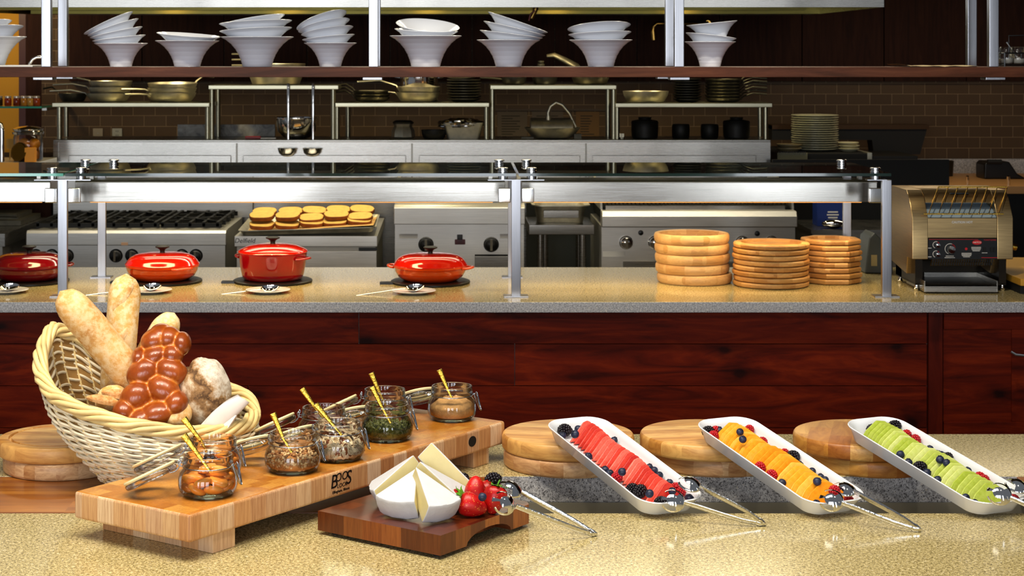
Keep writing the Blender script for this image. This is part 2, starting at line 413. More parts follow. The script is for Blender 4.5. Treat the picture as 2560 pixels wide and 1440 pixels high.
# steel liner of the well
zl = fz(1254, YF)
mb = MB().bx(XL, XR, YF-.004, YF+.02, .70, .838); mb.bx(XL, XR, YN-.02, YN+.003, .70, .86); mb.bx(XL, XR, YN, YF, .70, .712)
part(fc, 'well_liner', mb, simple('well_liner_steel', '#a39c8a', .4, .45))
part(fc, 'cabinet_body', MB().bx(XL, XR, Y0+.05, YA-.03, 0, .70), M['cabinet'])
mb = MB().bx(XL, XR, YF-.0015, YF+.001, zl, .8985); part(fc, 'well_rim', mb, M['granite_grey'], label='grey speckled granite inner face of the well')
for (x0, x1, lb) in ((-2.6, fx(1250, YF), 'brown oiled butcher-block insert covering the left stretch of the counter well'), (fx(2540, YF), 2.4, 'brown butcher-block insert at the far right end of the counter well')):
    one('well_insert_board', lb, 'board', MB().bx(x0, x1, YN+.008, YF-.004, .862, .8995), M['insert'], bevel=.002)
# ================================================================ long butcher block with feet
BC = V(-.5128, 3.517, 0); bv = V(.583, .813, 0).normalized(); bu = V(-.813, .583, 0).normalized()
BA = math.atan2(bv.y, bv.x)          # local +x runs along the long side, local +y towards the left edge
BL, BW_, BZ0, BZ1 = 1.105, .328, .9395, .996
blk = thing('butcher_block_board', 'long thick maple end-grain board on two feet carrying the row of open jars', 'cutting board', (BC.x, BC.y, .9), BA)
def bp(l, u, z): return BC + bv*l + bu*u + V(0,0,z)
mb = MB().bx(0, BL, 0, BW_, .0395, .0955)
o = link('block_slab', mb.mesh('block_slab', bevel=.007, seg=3), [M['maple_side'], M['maple_top']], blk)
for p in o.data.polygons:
    if p.normal.z > .9: p.material_index = 1
for l0 in (.0775, .984):
    link('foot', MB().bx(l0, l0+.066, .011, .325, 0, .0395).mesh('foot', bevel=.002), M['maple_side'], blk)
mb = MB()
Ms = Matrix.Translation((.467, -.0003, .073)) @ Matrix.Rotation(PI/2, 4, 'X')
text_mesh(mb, 'B', .042, Ms @ Matrix.Translation((-.024,0,0)), shear=.15)
text_mesh(mb, 'S', .042, Ms @ Matrix.Translation((.026,0,0)), shear=.15)
text_mesh(mb, 'OO', .026, Ms @ Matrix.Translation((.002,.007,0)), shear=.15)
text_mesh(mb, 'LOCK', .013, Ms @ Matrix.Translation((.004,-.011,0)), shear=.15)
text_mesh(mb, 'Effingham, Illinois', .0085, Ms @ Matrix.Translation((0,-.022,0)), shear=.1)
link('brand_lettering', mb.mesh('brand_lettering'), M['black'], blk)
mb = MB().lathe([(.0125, 0), (.0125, .0006)], 24, M=Matrix.Translation((.963, -.0002, .070)) @ Matrix.Rotation(PI/2, 4, 'X') @ Matrix.Diagonal((1.25,1,1,1)))
link('finger_hole', mb.mesh('finger_hole'), M['blackmat'], blk)

# ================================================================ clip-top jars
def make_jar(name, label, loc, lidang, group='open clip-top glass jars'):
    t = thing(name, label, 'jar', loc, 0, group)
    prof = [(.0005,0),(.043,0),(.051,.003),(.0585,.012),(.061,.024),(.0605,.036),(.057,.047),(.050,.056),(.0485,.060),(.0515,.063),(.0515,.069),(.050,.0705),(.0500,.080),(.0490,.0825),(.0470,.0825),(.0460,.080),(.0458,.069)]
    body = link('jar_body', MB().lathe(prof, 40, cap0=False, cap1=False).mesh('jar_body', ang=70), M['glass'], t)
    # base ring of thick glass
    link('base_glass', MB().lathe([(.040,.0006),(.050,.0034),(.048,.0052),(.02,.0042),(.0005,.0042)], 32, cap0=False).mesh('base_glass', ang=70), M['base_glass'], body)
    # wires
    a = MB(); n = 28
    a.tube([(.0518*math.cos(2*PI*i/n), .0518*math.sin(2*PI*i/n), .0605) for i in range(n)], .0012, 5, True)
    link('neck_wire', a.mesh('neck_wire', ang=80), M['wire'], t)
    ca, sa = math.cos(lidang), math.sin(lidang)
    Mz = Matrix.Rotation(lidang, 4, 'Z')        # local +x = towards the lid
    a = MB()
    for s in (-1, 1):
        y = .012*s
        a.tube([(.0515,y,.0605),(.058,y,.063),(.060,y,.070),(.0575,y,.0735),(.055,y,.070),(.057,y,.066),(.0585,y*.9,.056),(.066,y*.9,.050),(.076,y*.9,.047)], .0011, 5, M=Mz)
    a.tube([(.0575,-.012,.072),(.0575,.012,.072)], .0011, 5, M=Mz)
    link('hinge_wire', a.mesh('hinge_wire', ang=80), M['wire'], t)
    # clasp opposite the hinge, turned a little towards the room
    Mc = Matrix.Rotation(R(-18), 4, 'Z'); a = MB()
    for s in (-1, 1):
        y = .010*s
        a.tube([(.0515,y,.0605),(.057,y,.0645),(.0595,y,.069),(.0625,y,.067),(.060,y,.062),(.062,y,.058)], .0011, 5, M=Mc)
        a.tube([(.0615,y+.006*s*.4,.0665),(.066,y*1.1,.050),(.073,y*.55,.030),(.075,y*.15,.026),(.072,y*-.1,.034),(.066,y*.5,.055),(.0615,y,.0655)], .0012, 5, M=Mc)
    link('clasp', a.mesh('clasp', ang=80), M['wire'], t)
    # lid: lies open, sloping down and away from the hinge
    Ml = Mz @ Matrix.Translation((.062,0,.0615)) @ Matrix.Rotation(R(25), 4, 'Y') @ Matrix.Rotation(R(8)*(1 if abs(sa) < .9 else 1), 4, 'X') @ Matrix.Translation((.060,0,0))
    lid = link('lid', MB().lathe([(.0005,-.008),(.040,-.008),(.053,-.006),(.056,-.002),(.056,.003),(.053,.005),(.033,.005),(.032,.012),(.030,.0125),(.0005,.0125)], 40, M=Ml, cap0=False, cap1=False).mesh('lid', ang=60), M['glass'], t)
    a = MB().lathe([(.034,.0052),(.0545,.0052),(.0565,.0085),(.0545,.0118),(.034,.0118),(.034,.0052)], 40, M=Ml, cap0=False, cap1=False)
    link('gasket', a.mesh('gasket', ang=50), M['gasket'], lid)
    return t
M['base_glass'] = thin_glass('thick_base_glass', (.80,.88,.74,1), .0, 1.0, .10)
JZ = .9956
JAR = [  # x, y, lid angle (radians, 180 = left), description
 ('apricot', -.4986, 3.678, 180, 'open clip-top jar of dried apricots at the near end of the long board'),
 ('apricot_back', -.509, 3.836, 180, 'open clip-top jar right behind the nearest apricot jar'),
 ('granola', -.344, 3.889, 145, 'open clip-top jar of chopped walnuts, second along the front row'),
 ('almond', -.2536, 4.004, 155, 'open clip-top jar of sliced almonds, between the walnuts and the green seeds'),
 ('raisin', -.297, 4.168, 178, 'open clip-top jar behind the walnut and almond jars, with little in it'),
 ('pumpkin', -.1514, 4.207, 139, 'open clip-top jar of green pumpkin seeds'),
 ('back', -.1638, 4.391, 180, 'open clip-top jar standing behind the pumpkin-seed jar'),
 ('sugar', 0.0, 4.436, 135, 'open clip-top jar of brown sugar at the far end of the long board')]
jars = {}
for nm, x, y, la, lb in JAR: jars[nm] = (make_jar('clip_top_jar', lb, (x, y, JZ), R(la)), x, y)

# ---------------------------------------------------------------- what the jars hold
M['apricot'] = simple('dried_apricot', '#e8963a', .3, 0, .18, 30, .3, 40, .003, Subsurface_Weight=.2, Subsurface_Radius=(.01,.004,.001))
M['walnut_bit'] = simple('chopped_walnut', '#a8743e', .6, 0, .45, 60)
M['walnut_pale'] = simple('chopped_walnut_pale', '#d8b480', .6, 0, .3, 60)
M['almond'] = simple('sliced_almond', '#e6d2ae', .5, 0, .12, 60)
M['almond_skin'] = simple('almond_skin', '#8a4c22', .5)
M['seed'] = simple('pumpkin_seed', '#5e6024', .45, 0, .4, 50)
M['sugar'] = simple('brown_sugar', '#cf9d60', .85, 0, .2, 60, .8, 160, .003)
M['raisin'] = simple('dark_raisin', '#5a2a12', .4, 0, .3, 60)
def apricot_me():
    mb = MB().sph((0,0,0), (.0225,.020,.0095), 14, 8, fn=lambda q: q*(1+.10*noise.noise(q*2.1+V(3,1,2))) - V(0,0,.25*max(0,1-(q.x**2+q.y**2)*2.2)*max(0,q.z)))
    me = mb.mesh('dried_apricot', ang=180); me.materials.append(M['apricot']); return me
ame = apricot_me()
def apricots(key, n, r0, name, wher):
    x, y = jars[key][1], jars[key][2]; k = 0
    for lay in range(3):
        for i in range(n):
            if k >= r0: return
            a = 2*PI*(i + .37*lay)/n - 1.1; rr = .033 if lay < 2 else .026
            o = bpy.data.objects.new('dried_apricot', ame); C.objects.link(o)
            o.location = (x+rr*math.cos(a), y+rr*math.sin(a), JZ+.0165+.0155*lay); o.rotation_euler = (R(rnd.uniform(-28,28)), R(rnd.uniform(-28,28)), a)
            tag(o, 'orange dried apricot in the ' + wher, 'dried apricot', 'dried apricots in the ' + wher); k += 1
apricots('apricot', 6, 15, 'a', 'nearest clip-top jar')
apricots('apricot_back', 6, 13, 'b', 'jar behind the nearest clip-top jar')
def heap(name, label, cat, key, h, piece, n, mats, seed, top=.004):
    """a heap nobody could count: a core plus hundreds of small pieces in one object"""
    r = random.Random(seed); x, y = jars[key][1], jars[key][2]; mb = MB()
    prof = [(.0005,.006),(.040,.006),(.0525,.012),(.0545,.02)] + ([(.054, h-.006)] if h > .03 else []) + [(.050,h-.004),(.03,h),(.0005,h+.002)]
    mb.lathe(prof, 24, cap0=False, cap1=False, mi=0)
    for i in range(n):
        if i % 3: 
            a = r.uniform(0, 2*PI); z = r.uniform(.010, h-.002); rr = .0535 if z > .017 else .046
            px, py, pz = rr*math.cos(a), rr*math.sin(a), z
        else:
            a = r.uniform(0, 2*PI); rr = .052*math.sqrt(r.random()); px, py, pz = rr*math.cos(a), rr*math.sin(a), h + r.uniform(0, top)
        Mx = Matrix.Translation((px,py,pz)) @ Euler((r.uniform(0,6.3), r.uniform(0,6.3), r.uniform(0,6.3))).to_matrix().to_4x4()
        piece(mb, r, Mx, r.randrange(len(mats)))
    mb.v = [v + V(x, y, JZ) for v in mb.v]
    return one(name, label, cat, mb, mats, None, 'stuff', ang=60)
def nut(mb, r, Mx, mi): mb.sph((0,0,0), (r.uniform(.003,.0055), r.uniform(.0025,.004), r.uniform(.002,.0035)), 6, 4, Mx, mi)
def flake(mb, r, Mx, mi):
    s = r.uniform(.8,1.2); mb.lathe([(.0075*s,-.0006),(.0075*s,.0006)], 9, M=Mx @ Matrix.Diagonal((1,.62,1,1)), mi=0 if r.random() < .8 else 1)
def seedp(mb, r, Mx, mi): mb.sph((0,0,0), (.0055,.0032,.0014), 6, 4, Mx, 0)
heap('chopped_walnuts', 'chopped walnut pieces filling the lower half of their clip-top jar', 'nuts', 'granola', .034, nut, 520, [M['walnut_bit'], M['walnut_pale']], 3, .006)
heap('sliced_almonds', 'pale sliced almonds with brown skins in their jar', 'nuts', 'almond', .034, flake, 420, [M['almond'], M['almond_skin']], 4, .006)
heap('pumpkin_seeds', 'green pumpkin seeds in their jar', 'seeds', 'pumpkin', .033, seedp, 620, [M['seed']], 5, .004)
heap('dark_raisins', 'dark raisins low in the jar behind the walnuts', 'dried fruit', 'raisin', .022, nut, 200, [M['raisin']], 6, .004)
heap('toasted_seeds', 'brown seeds low in the jar behind the pumpkin seeds', 'seeds', 'back', .024, nut, 200, [M['walnut_bit']], 8, .004)
x, y = jars['sugar'][1:3]
mb = MB().lathe([(.0005,.006),(.040,.006),(.0525,.012),(.0545,.022),(.053,.034),(.046,.040),(.03,.050),(.012,.053),(.0005,.053)], 28, cap0=False, cap1=False)
mb.v = [v + (V(noise.noise(v*60), noise.noise(v*60+V(5,0,0)), noise.noise(v*60+V(0,7,0)))*.008 if .03 < v.z else V(0,0,0)) + V(x,y,JZ) for v in mb.v]
one('brown_sugar', 'clumpy light brown sugar in the farthest clip-top jar', 'sugar', mb, M['sugar'], None, 'stuff', ang=180)

# ---------------------------------------------------------------- spoons in the jars
def spoon(label, top, neck, bowl, group, mh='gold', mbowl='silver_s', hw=.0062, bl=.021, bw=.0155, cat='spoon', name='serving_spoon', nrm=V(0,-1,.35)):
    top, neck, bowl = Vector(top), Vector(neck), Vector(bowl)
    t = thing(name, label, cat, tuple(bowl), 0, group)
    ax = (bowl - neck).normalized(); start = bowl - ax*bl*.9
    nr = (nrm - ax*nrm.dot(ax)).normalized()
    pts = [top, top.lerp(neck,.25), top.lerp(neck,.6), neck, neck.lerp(start,.6), start]
    part(t, 'handle', MB().tube(pts, [hw*1.25, hw, hw*.8, hw*.62, hw*.45, hw*.55], 10, flat=.25, up=nr), M[mh], ang=80)
    sd = ax.cross(nr); Mx = Matrix(((ax.x, sd.x, nr.x, bowl.x), (ax.y, sd.y, nr.y, bowl.y), (ax.z, sd.z, nr.z, bowl.z), (0,0,0,1)))
    mb = MB(); rg = []
    for k, (s, dz) in enumerate([(1.03, .0), (1, .0009), (.96, .0), (.8, -.0035), (.55, -.0065), (.25, -.008), (.02, -.0084)]):
        rg.append([V(bl*s*math.cos(a)*(1+.12*math.cos(a)), bw*s*math.sin(a), dz*bl/.021) for a in [2*PI*j/22 for j in range(22)]])
    rg2 = [[p + V(0,0,-.0012) for p in r] for r in reversed(rg[:-1])]
    mb.loft([rg[-1]] + list(reversed(rg[:-1])) + list(reversed(rg2))[0:1] + [[p+V(0,0,-.0014) for p in r] for r in rg[2:]], True, True, True, Mx)
    part(t, 'spoon_bowl', mb, M[mbowl], ang=80)
    return t
SP = [('gold-handled spoon standing in the nearest apricot jar', 'apricot', (459,1087),(507,1153),(546,1207), -.012),
      ('gold-handled spoon standing in the jar behind the nearest one', 'apricot_back', (459,1046),(502,1102),(528,1150), .0),
      ('gold-handled spoon standing in the walnut jar', 'granola', (682,1033),(708,1096),(741,1150), -.014),
      ('gold-handled spoon standing in the almond jar', 'almond', (789,1010),(831,1060),(868,1104), -.012),
      ('tall gold-handled spoon leaning in the jar behind walnuts and almonds', 'raisin', (755,971),(790,1022),(820,1060), .0),
      ('gold-handled spoon standing in the pumpkin-seed jar', 'pumpkin', (930,967),(957,1022),(987,1076), -.014),
      ('gold-handled spoon standing in the jar behind the pumpkin seeds', 'back', (928,932),(952,989),(972,1030), .0),
      ('gold-handled spoon standing in the brown-sugar jar', 'sugar', (1098,924),(1120,975),(1145,1026), -.016)]
for lb, k, a, b, c, dy in SP:
    d = jars[k][2]; spoon(lb, W(*a, d+.0), W(*b, d-.002), W(*c, d+dy), 'gold-handled spoons in the jars')

# ================================================================ dark walnut board with brie
wb_o = V(-.0224, 3.543, .9); wv = V(.6,.8,0); wu = V(-.8,.6,0)
wb = thing('walnut_board', 'dark walnut end-grain board under the brie and strawberries', 'cutting board', tuple(wb_o), math.atan2(.8,.6))
S = .325
prof = [(0,.008),(0,.048),(S,.048),(S,.008)]
n = 10; arc = [(.164+.078*math.cos(PI*i/n), .008+.024*math.sin(PI*i/n)) for i in range(n+1)]
poly = [(0,.008),(0,.048),(S-.018,.048),(S-.018,.008)] + arc
rings = [[(x, 0.0, z) for x, z in poly], [(x, .04, z) for x, z in poly]]
mb = MB().loft(rings); mb.bx(0, S, .04, .32, .008, .048)
mb.add([(S-.018,0,.008),(S,.018,.008),(S,.04,.008),(S-.018,.04,.008),(S-.018,0,.048),(S,.018,.048),(S,.04,.048),(S-.018,.04,.048)], [(0,3,2,1),(4,5,6,7),(0,1,5,4),(1,2,6,5),(2,3,7,6),(3,0,4,7)])
o = link('board_slab', mb.mesh('board_slab'), [M['walnut'], M['walnut_top']], wb)
for p in o.data.polygons:
    if p.normal.z > .9: p.material_index = 1
for fx_, fy_ in ((.025,.025),(.30,.025),(.025,.29),(.30,.29)):
    link('rubber_foot', MB().lathe([(.010,0),(.011,.008)], 14, (fx_,fy_,0)).mesh('rubber_foot'), M['rubber'], wb)
BT = .9482
M['rind'] = simple('white_brie_rind', '#c4c3c4', .7, 0, .04, 40, .5, 90, .002)
M['paste'] = simple('cream_brie_paste', '#cdbf8a', .45, 0, .06, 30, .3, 70, .001, Subsurface_Weight=.2, Subsurface_Radius=(.01,.008,.004))
def brie(label, base, phi, tilt, Rr=.108, half=24, h=.037, roll=0):
    mb = MB(); n = 8; prof = []
    arc = [R(-half + 2*half*i/n) for i in range(n+1)]
    r = random.Random(int(base[0]*1000)); rows = []
    for z, k in ((0,.985),(.006,1.0),(h*.5,1.012),(h-.006,1.0),(h,.98)):
        rows.append([V(0,0,z)] + [V(Rr*k*math.cos(a), Rr*k*math.sin(a), z + .0012*math.sin(a*23)) for a in arc])
    m = n+2; vs = [p for w in rows for p in w]; fs = []; ms = []
    for i in range(len(rows)-1):
        for j in range(m):
            kx = (j+1) % m; fs.append((i*m+j, i*m+kx, (i+1)*m+kx, (i+1)*m+j)); ms.append(1 if j in (0, m-1) else 0)
    fs.append(tuple(reversed(range(m)))); ms.append(0); fs.append(tuple((len(rows)-1)*m+j for j in range(m))); ms.append(0)
    Mx = Matrix.Translation(Vector(base)) @ Matrix.Rotation(R(phi), 4, 'Z') @ Matrix.Rotation(R(tilt), 4, 'Y') @ Matrix.Rotation(R(roll), 4, 'X') @ Matrix.Translation((-Rr,0,0))
    mb.add(vs, fs, Mx); mb.m = ms
    return one('brie_wedge', label, 'cheese', mb, [M['rind'], M['paste']], 'brie wedges on the walnut board', bevel=.0022, seg=2, bang=40, ang=50)
brie('brie wedge nearest the viewer on the right, its cream cut side showing', (-.022,3.640,BT+.001), -50, 30, .120, 21, .044)
brie('brie wedge nearest the viewer on the left, white rind facing front', (-.112,3.664,BT+.001), -120, 27, .112, 25, .044)
brie('brie wedge at the left edge of the cheese pile', (-.150,3.775,BT+.001), -174, 36, .118, 22, .044)
brie('brie wedge at the back of the pile, pointing up to its highest tip', (.012,3.815,BT+.006), 14, 46, .128, 21, .044)
brie('brie wedge squeezed between the highest and the nearest right wedge', (.010,3.735,BT+.001), -12, 33, .120, 20, .040)

# ---------------------------------------------------------------- berries
M['straw'] = (lambda t: (t.p(Base_Color=t.mix(t.ramp(t.n('TexVoronoi', Vector=t.co(), Scale=170.0).outputs['Distance'], [(.10,(1,1,1)),(.2,(0,0,0))]), t.ramp(t.noise(t.co(), 30, 2), [(.3,'#94070a'),(.7,'#c0120e')]), lin('#e8a040')), Roughness=.38, Subsurface_Weight=.08, Subsurface_Radius=(.01,.002,.001)), t.bump(t.n('TexVoronoi', Vector=t.co(), Scale=170.0).outputs['Distance'], .2, .001), t.m)[-1])(NT('strawberry_flesh'))
M['leaf'] = simple('green_calyx', '#5f9a24', .5, 0, .3, 80)
M['blue'] = simple('blueberry_skin', '#232a44', .45, 0, .45, 60)
M['blueeye'] = simple('blueberry_crown', '#12121c', .7)
M['rasp'] = simple('raspberry_flesh', '#b3101c', .28, 0, .2, 80, Subsurface_Weight=.15, Subsurface_Radius=(.006,.001,.001))
M['blackb'] = simple('blackberry_flesh', '#120a12', .16, 0, .3, 80)
def bb_mesh():
    mb = MB().sph((0,0,.0088), (.0094,.0094,.0088), 16, 10)
    for k in range(6):
        a = k*PI/3; mb.sph((.0030*math.cos(a), .0030*math.sin(a), .0172), (.0014,.0014,.0012), 5, 4, mi=1)
    me = mb.mesh('blueberry', ang=180); me.materials.append(M['blue']); me.materials.append(M['blueeye']); return me
def drupe(nm, mt, rx, rz, dr, rows):
    mb = MB().sph((0,0,rz), (rx*.9, rx*.9, rz*.92), 10, 8)
    for i in range(rows):
        la = -PI/2 + PI*(i+.6)/rows; n = max(4, int(round(2*PI*rx*math.cos(la)/(dr*1.75))))
        for j in range(n):
            a = 2*PI*(j + .5*(i % 2))/n
            mb.sph((rx*.93*math.cos(la)*math.cos(a), rx*.93*math.cos(la)*math.sin(a), rz + rz*.93*math.sin(la)), dr, 7, 5)
    me = mb.mesh(nm, ang=180); me.materials.append(mt); return me
BM = {'blueberry': bb_mesh(), 'raspberry': drupe('raspberry', M['rasp'], .0105, .0115, .0031, 7), 'blackberry': drupe('blackberry', M['blackb'], .0125, .0145, .0035, 8)}
def berry(kind, loc, label, group, s=1.0):
    o = bpy.data.objects.new(kind, BM[kind]); C.objects.link(o); o.location = loc
    tl = (R(rnd.uniform(-50,50)), R(rnd.uniform(-50,50)), rnd.uniform(0,6)) if kind != 'blackberry' else (R(rnd.uniform(55,80)), 0, rnd.uniform(-.8,.8)+PI/2)
    o.rotation_euler = tl; o.scale = (s,s,s)
    h = .009 if kind == 'blueberry' else .0125
    Mx = Euler(tl).to_matrix(); c = Mx @ V(0,0,h*s)
    o.location = Vector(loc) + V(0,0,h*s) - c     # keep the centre at loc + h
    return tag(o, label, kind, group)
def strawberry(label, loc, rot, s=1.0):
    t = thing('strawberry', label, 'strawberry', loc, 0, 'strawberries beside the brie'); t.rotation_euler = rot
    prof = [(.0005,-.032),(.007,-.0295),(.0135,-.022),(.0195,-.010),(.0225,.004),(.021,.014),(.015,.0195),(.006,.0205),(.0005,.0195)]
    link('fruit', MB().lathe([(r*s, z*s) for r, z in prof], 22, cap0=False, cap1=False).mesh('fruit', ang=180), M['straw'], t)
    mb = MB()
    for k in range(7):
        a = 2*PI*k/7; Mz = Matrix.Rotation(a, 4, 'Z')
        mb.loft([[V(.002,-.003,.0205)*s, V(.002,.003,.0205)*s], [V(.011,-.0045,.0225)*s, V(.011,.0045,.0225)*s], [V(.019,-.002,.0215)*s, V(.019,.002,.0215)*s], [V(.024,-.0003,.025)*s, V(.024,.0003,.025)*s]], False, False, False, Mz)
    mb.tube([(0,0,.020*s),(.001,0,.028*s),(.003,0,.033*s)], .0014*s, 6)
    link('calyx', mb.mesh('calyx', ang=90), M['leaf'], t)
strawberry('big strawberry in front of the others with its leaves to the left', (.036+fx(1176,3.69)-.036, 3.69, BT+.0235), (R(25), R(-70), R(-25)), 1.12)
strawberry('strawberry standing behind the big front one', (fx(1188,3.74), 3.742, BT+.036), (R(172), R(10), R(40)), 1.08)
strawberry('strawberry half hidden by the cheese with its leaf toward the middle', (fx(1140,3.70), 3.715, BT+.026), (R(35), R(35), R(20)), .95)
strawberry('strawberry under the silver tongs, tip pointing down', (fx(1237,3.715), 3.715, BT+.033), (R(-8), R(16), R(15)), 1.1)
strawberry('strawberry at the back under the right blackberry', (fx(1215,3.79), 3.79, BT+.026), (R(60), R(20), R(70)), 1.0)
def atz(px, py, z): return G(px, py, z)
berry('blackberry', W(1150,1208+12,3.80), 'blackberry beside the cheese, left of the two on the walnut board', 'berries on the walnut board', 1.15)
berry('blackberry', W(1230,1206+12,3.80), 'blackberry above the rightmost strawberry on the walnut board', 'berries on the walnut board', 1.15)
berry('blueberry', W(1206,1245+8,3.665), 'blueberry wedged between two strawberries', 'berries on the walnut board', .95)
berry('blueberry', G(1189,1291,BT), 'blueberry lying loose in front of the strawberries on the walnut board', 'berries on the walnut board', 1.0)

# ================================================================ round boards
def round_board(label, c, z, r, h, mt, rz, group, bev=.007, groove=False):
    mb = MB().lathe([(r-.004,0),(r-.001,.003),(r,.006),(r,h-.010),(r-bev*.25,h-.004),(r-bev*.6,h-.0012),(r-bev*1.1,h)] + ([(r-.026,h),(r-.028,h-.005),(r-.033,h-.005),(r-.035,h)] if groove else []), 72)
    o = link('round_cutting_board', mb.mesh('round_cutting_board', ang=28), mt, None, (c[0],c[1],z)); o.rotation_euler = (0,0,R(rz))
    return tag(o, label, 'cutting board', group)
grp = 'round maple cutting boards stacked in pairs'
round_board('thick round maple board under the far end of the watermelon tray, upper of its pair', (.282,4.377), .9385, .1605, .0375, M['round'], 78, grp)
round_board('lower round board under the watermelon tray pair, showing mixed strips on its edge', (.284,4.372), .9003, .159, .0375, M['round2'], 10, grp)
round_board('pale round board under the far end of the cantaloupe tray, upper of its pair', (.618,4.377), .9385, .1605, .0375, M['round'], 97, grp)
round_board('lower round board beneath the cantaloupe tray, set back under its twin', (.640,4.372), .9003, .150, .0375, M['round2'], 40, grp)
round_board('checked-strip round board under the far end of the honeydew tray, upper of its pair', (.992,4.377), .9385, .1605, .0375, M['roundmix'], -15, grp)
round_board('lower round board beneath the honeydew tray, set back under its twin', (1.02,4.366), .9003, .152, .0375, M['roundmix'], 35, grp)
round_board('round maple board with a carved groove at the left edge beside the basket, on top', (-.944,4.338), .9385, .148, .0375, M['round'], 86, grp, groove=True)
round_board('strip-edged round board under the grooved one at the left edge', (-.934,4.332), .9003, .143, .0375, M['round2'], 5, grp)

# ================================================================ white trays with fruit
lh = V(-.42,.907,0).normalized(); wh = V(.907,.42,0)
slope = math.atan(.19)
tl = V(lh.x*math.cos(slope), lh.y*math.cos(slope), math.sin(slope)); tn = wh.cross(tl).normalized()
if tn.z < 0: tn = -tn
wh = tl.cross(tn).normalized()
Rt = Matrix(((wh.x, tl.x, tn.x), (wh.y, tl.y, tn.y), (wh.z, tl.z, tn.z)))
TC = [V(.384,4.073,.982), V(.737,4.073,.982), V(1.089,4.073,.982)]     # centres of the rim plane
def tray_rings():
    mb = MB(); n = 8
    mb.loft([rrect(.118,.430,.030,n,.002), rrect(.126,.440,.034,n,.0), rrect(.130,.446,.036,n,.002), rrect(.148,.470,.044,n,.026), rrect(.160,.486,.050,n,.034), rrect(.161,.488,.050,n,.0358), rrect(.158,.484,.048,n,.0372), rrect(.153,.478,.046,n,.0362), rrect(.140,.460,.040,n,.024), rrect(.126,.440,.034,n,.008), rrect(.120,.432,.030,n,.006)])
    return mb
tme = tray_rings().mesh('serving_tray', ang=50); tme.materials.append(M['white'])
trays = []
for i, nm in enumerate(['watermelon', 'cantaloupe', 'honeydew melon']):
    o = bpy.data.objects.new('serving_tray', tme); C.objects.link(o)
    o.rotation_euler = Rt.to_euler(); o.location = TC[i] - tn*.036
    tag(o, 'long white ceramic tray of %s slices propped on round boards' % nm, 'tray', 'long white fruit trays'); trays.append(o)
def tloc(i, x, y, z): return trays[i].location + Rt @ V(x, y, z)
def tray_hit(i, px, py, zl):
    o = V(0,0,CZ); d = (W(px, py, 1.0) - o); P = tloc(i, 0, 0, zl)
    s = (P - o).dot(tn)/d.dot(tn); q = Rt.transposed() @ (o + d*s - trays[i].location); return q
def slices(i, nm, poly, th, rows, lean, mt, label, group):
    """rows: (y_start, y_end, count, x offset, yaw)"""
    mb = MB().prism(poly, -th/2, th/2, 'y'); me = mb.mesh(nm, bevel=.0009, seg=1, ang=20, bang=20); me.materials.append(mt)
    k = 0; tot = sum(r[2] for r in rows)
    for (y0, y1, n, xo, yaw, hs) in rows:
        for j in range(n):
            y = y0 + (y1-y0)*j/(n-1)
            o = bpy.data.objects.new(nm, me); C.objects.link(o)
            wv_ = xo + .004*math.sin(j*.6) + rnd.uniform(-.001,.001)
            o.location = tloc(i, wv_, y, .0085)
            s = hs*(1 - .10*abs(j/(n-1)-.5)); 
            o.rotation_euler = (Rt.to_4x4() @ Matrix.Rotation(R(yaw+rnd.uniform(-2,2)), 4, 'Z') @ Matrix.Rotation(R(-lean+rnd.uniform(-2,2)), 4, 'X')).to_euler()
            o.scale = (s, 1, s)
            tag(o, '%s %s slice from the raised end of %s' % (ORD[k], label, group), 'fruit slice', '%s slices fanned on the white tray' % label); k += 1
def fruit(name, a, b, c):
    t = NT(name); oi = t.n('ObjectInfo'); n = t.noise(t.co(), 60, 4, .6)
    f = t.math('MULTIPLY_ADD', oi.outputs['Random'], .55, t.math('MULTIPLY_ADD', n, .8, -.2))
    t.p(Base_Color=t.ramp(f, [(.15, a), (.5, b), (.95, c)]), Roughness=.3, Subsurface_Weight=.1, Subsurface_Radius=(.006,.004,.002))
    t.bump(t.noise(t.co(), 200, 3), .2, .001); return t.m
M['wmelon'] = fruit('watermelon_flesh', '#b8201c', '#e2503e', '#f0907c')
M['canta'] = fruit('cantaloupe_flesh', '#e8890c', '#f4a828', '#fbca62')
M['honey'] = fruit('honeydew_flesh', '#a9b83c', '#c6cf6a', '#e2e3a4')
wpoly = [(-.046,.0),(.030,.0),(.036,.010),(.012,.046),(.004,.050),(-.006,.046)]
slices(0, 'watermelon_slice', wpoly, .0075, [(.166,-.198,23,.004,-8,1.0)], 26, M['wmelon'], 'watermelon', 'the left white tray')
cpoly = [(-.060,.0),(.056,.0),(.055,.010),(.010,.046),(-.014,.048),(-.046,.024),(-.059,.008)]
slices(1, 'cantaloupe_slice', cpoly, .006, [(.172,.045,11,.004,-10,.92),(.020,-.190,13,.006,-10,1.0)], 34, M['canta'], 'cantaloupe', 'the middle white tray')
slices(2, 'honeydew_slice', cpoly, .006, [(.180,.030,12,.004,-10,.95),(.006,-.195,14,.008,-10,1.0)], 34, M['honey'], 'honeydew', 'the right white tray')
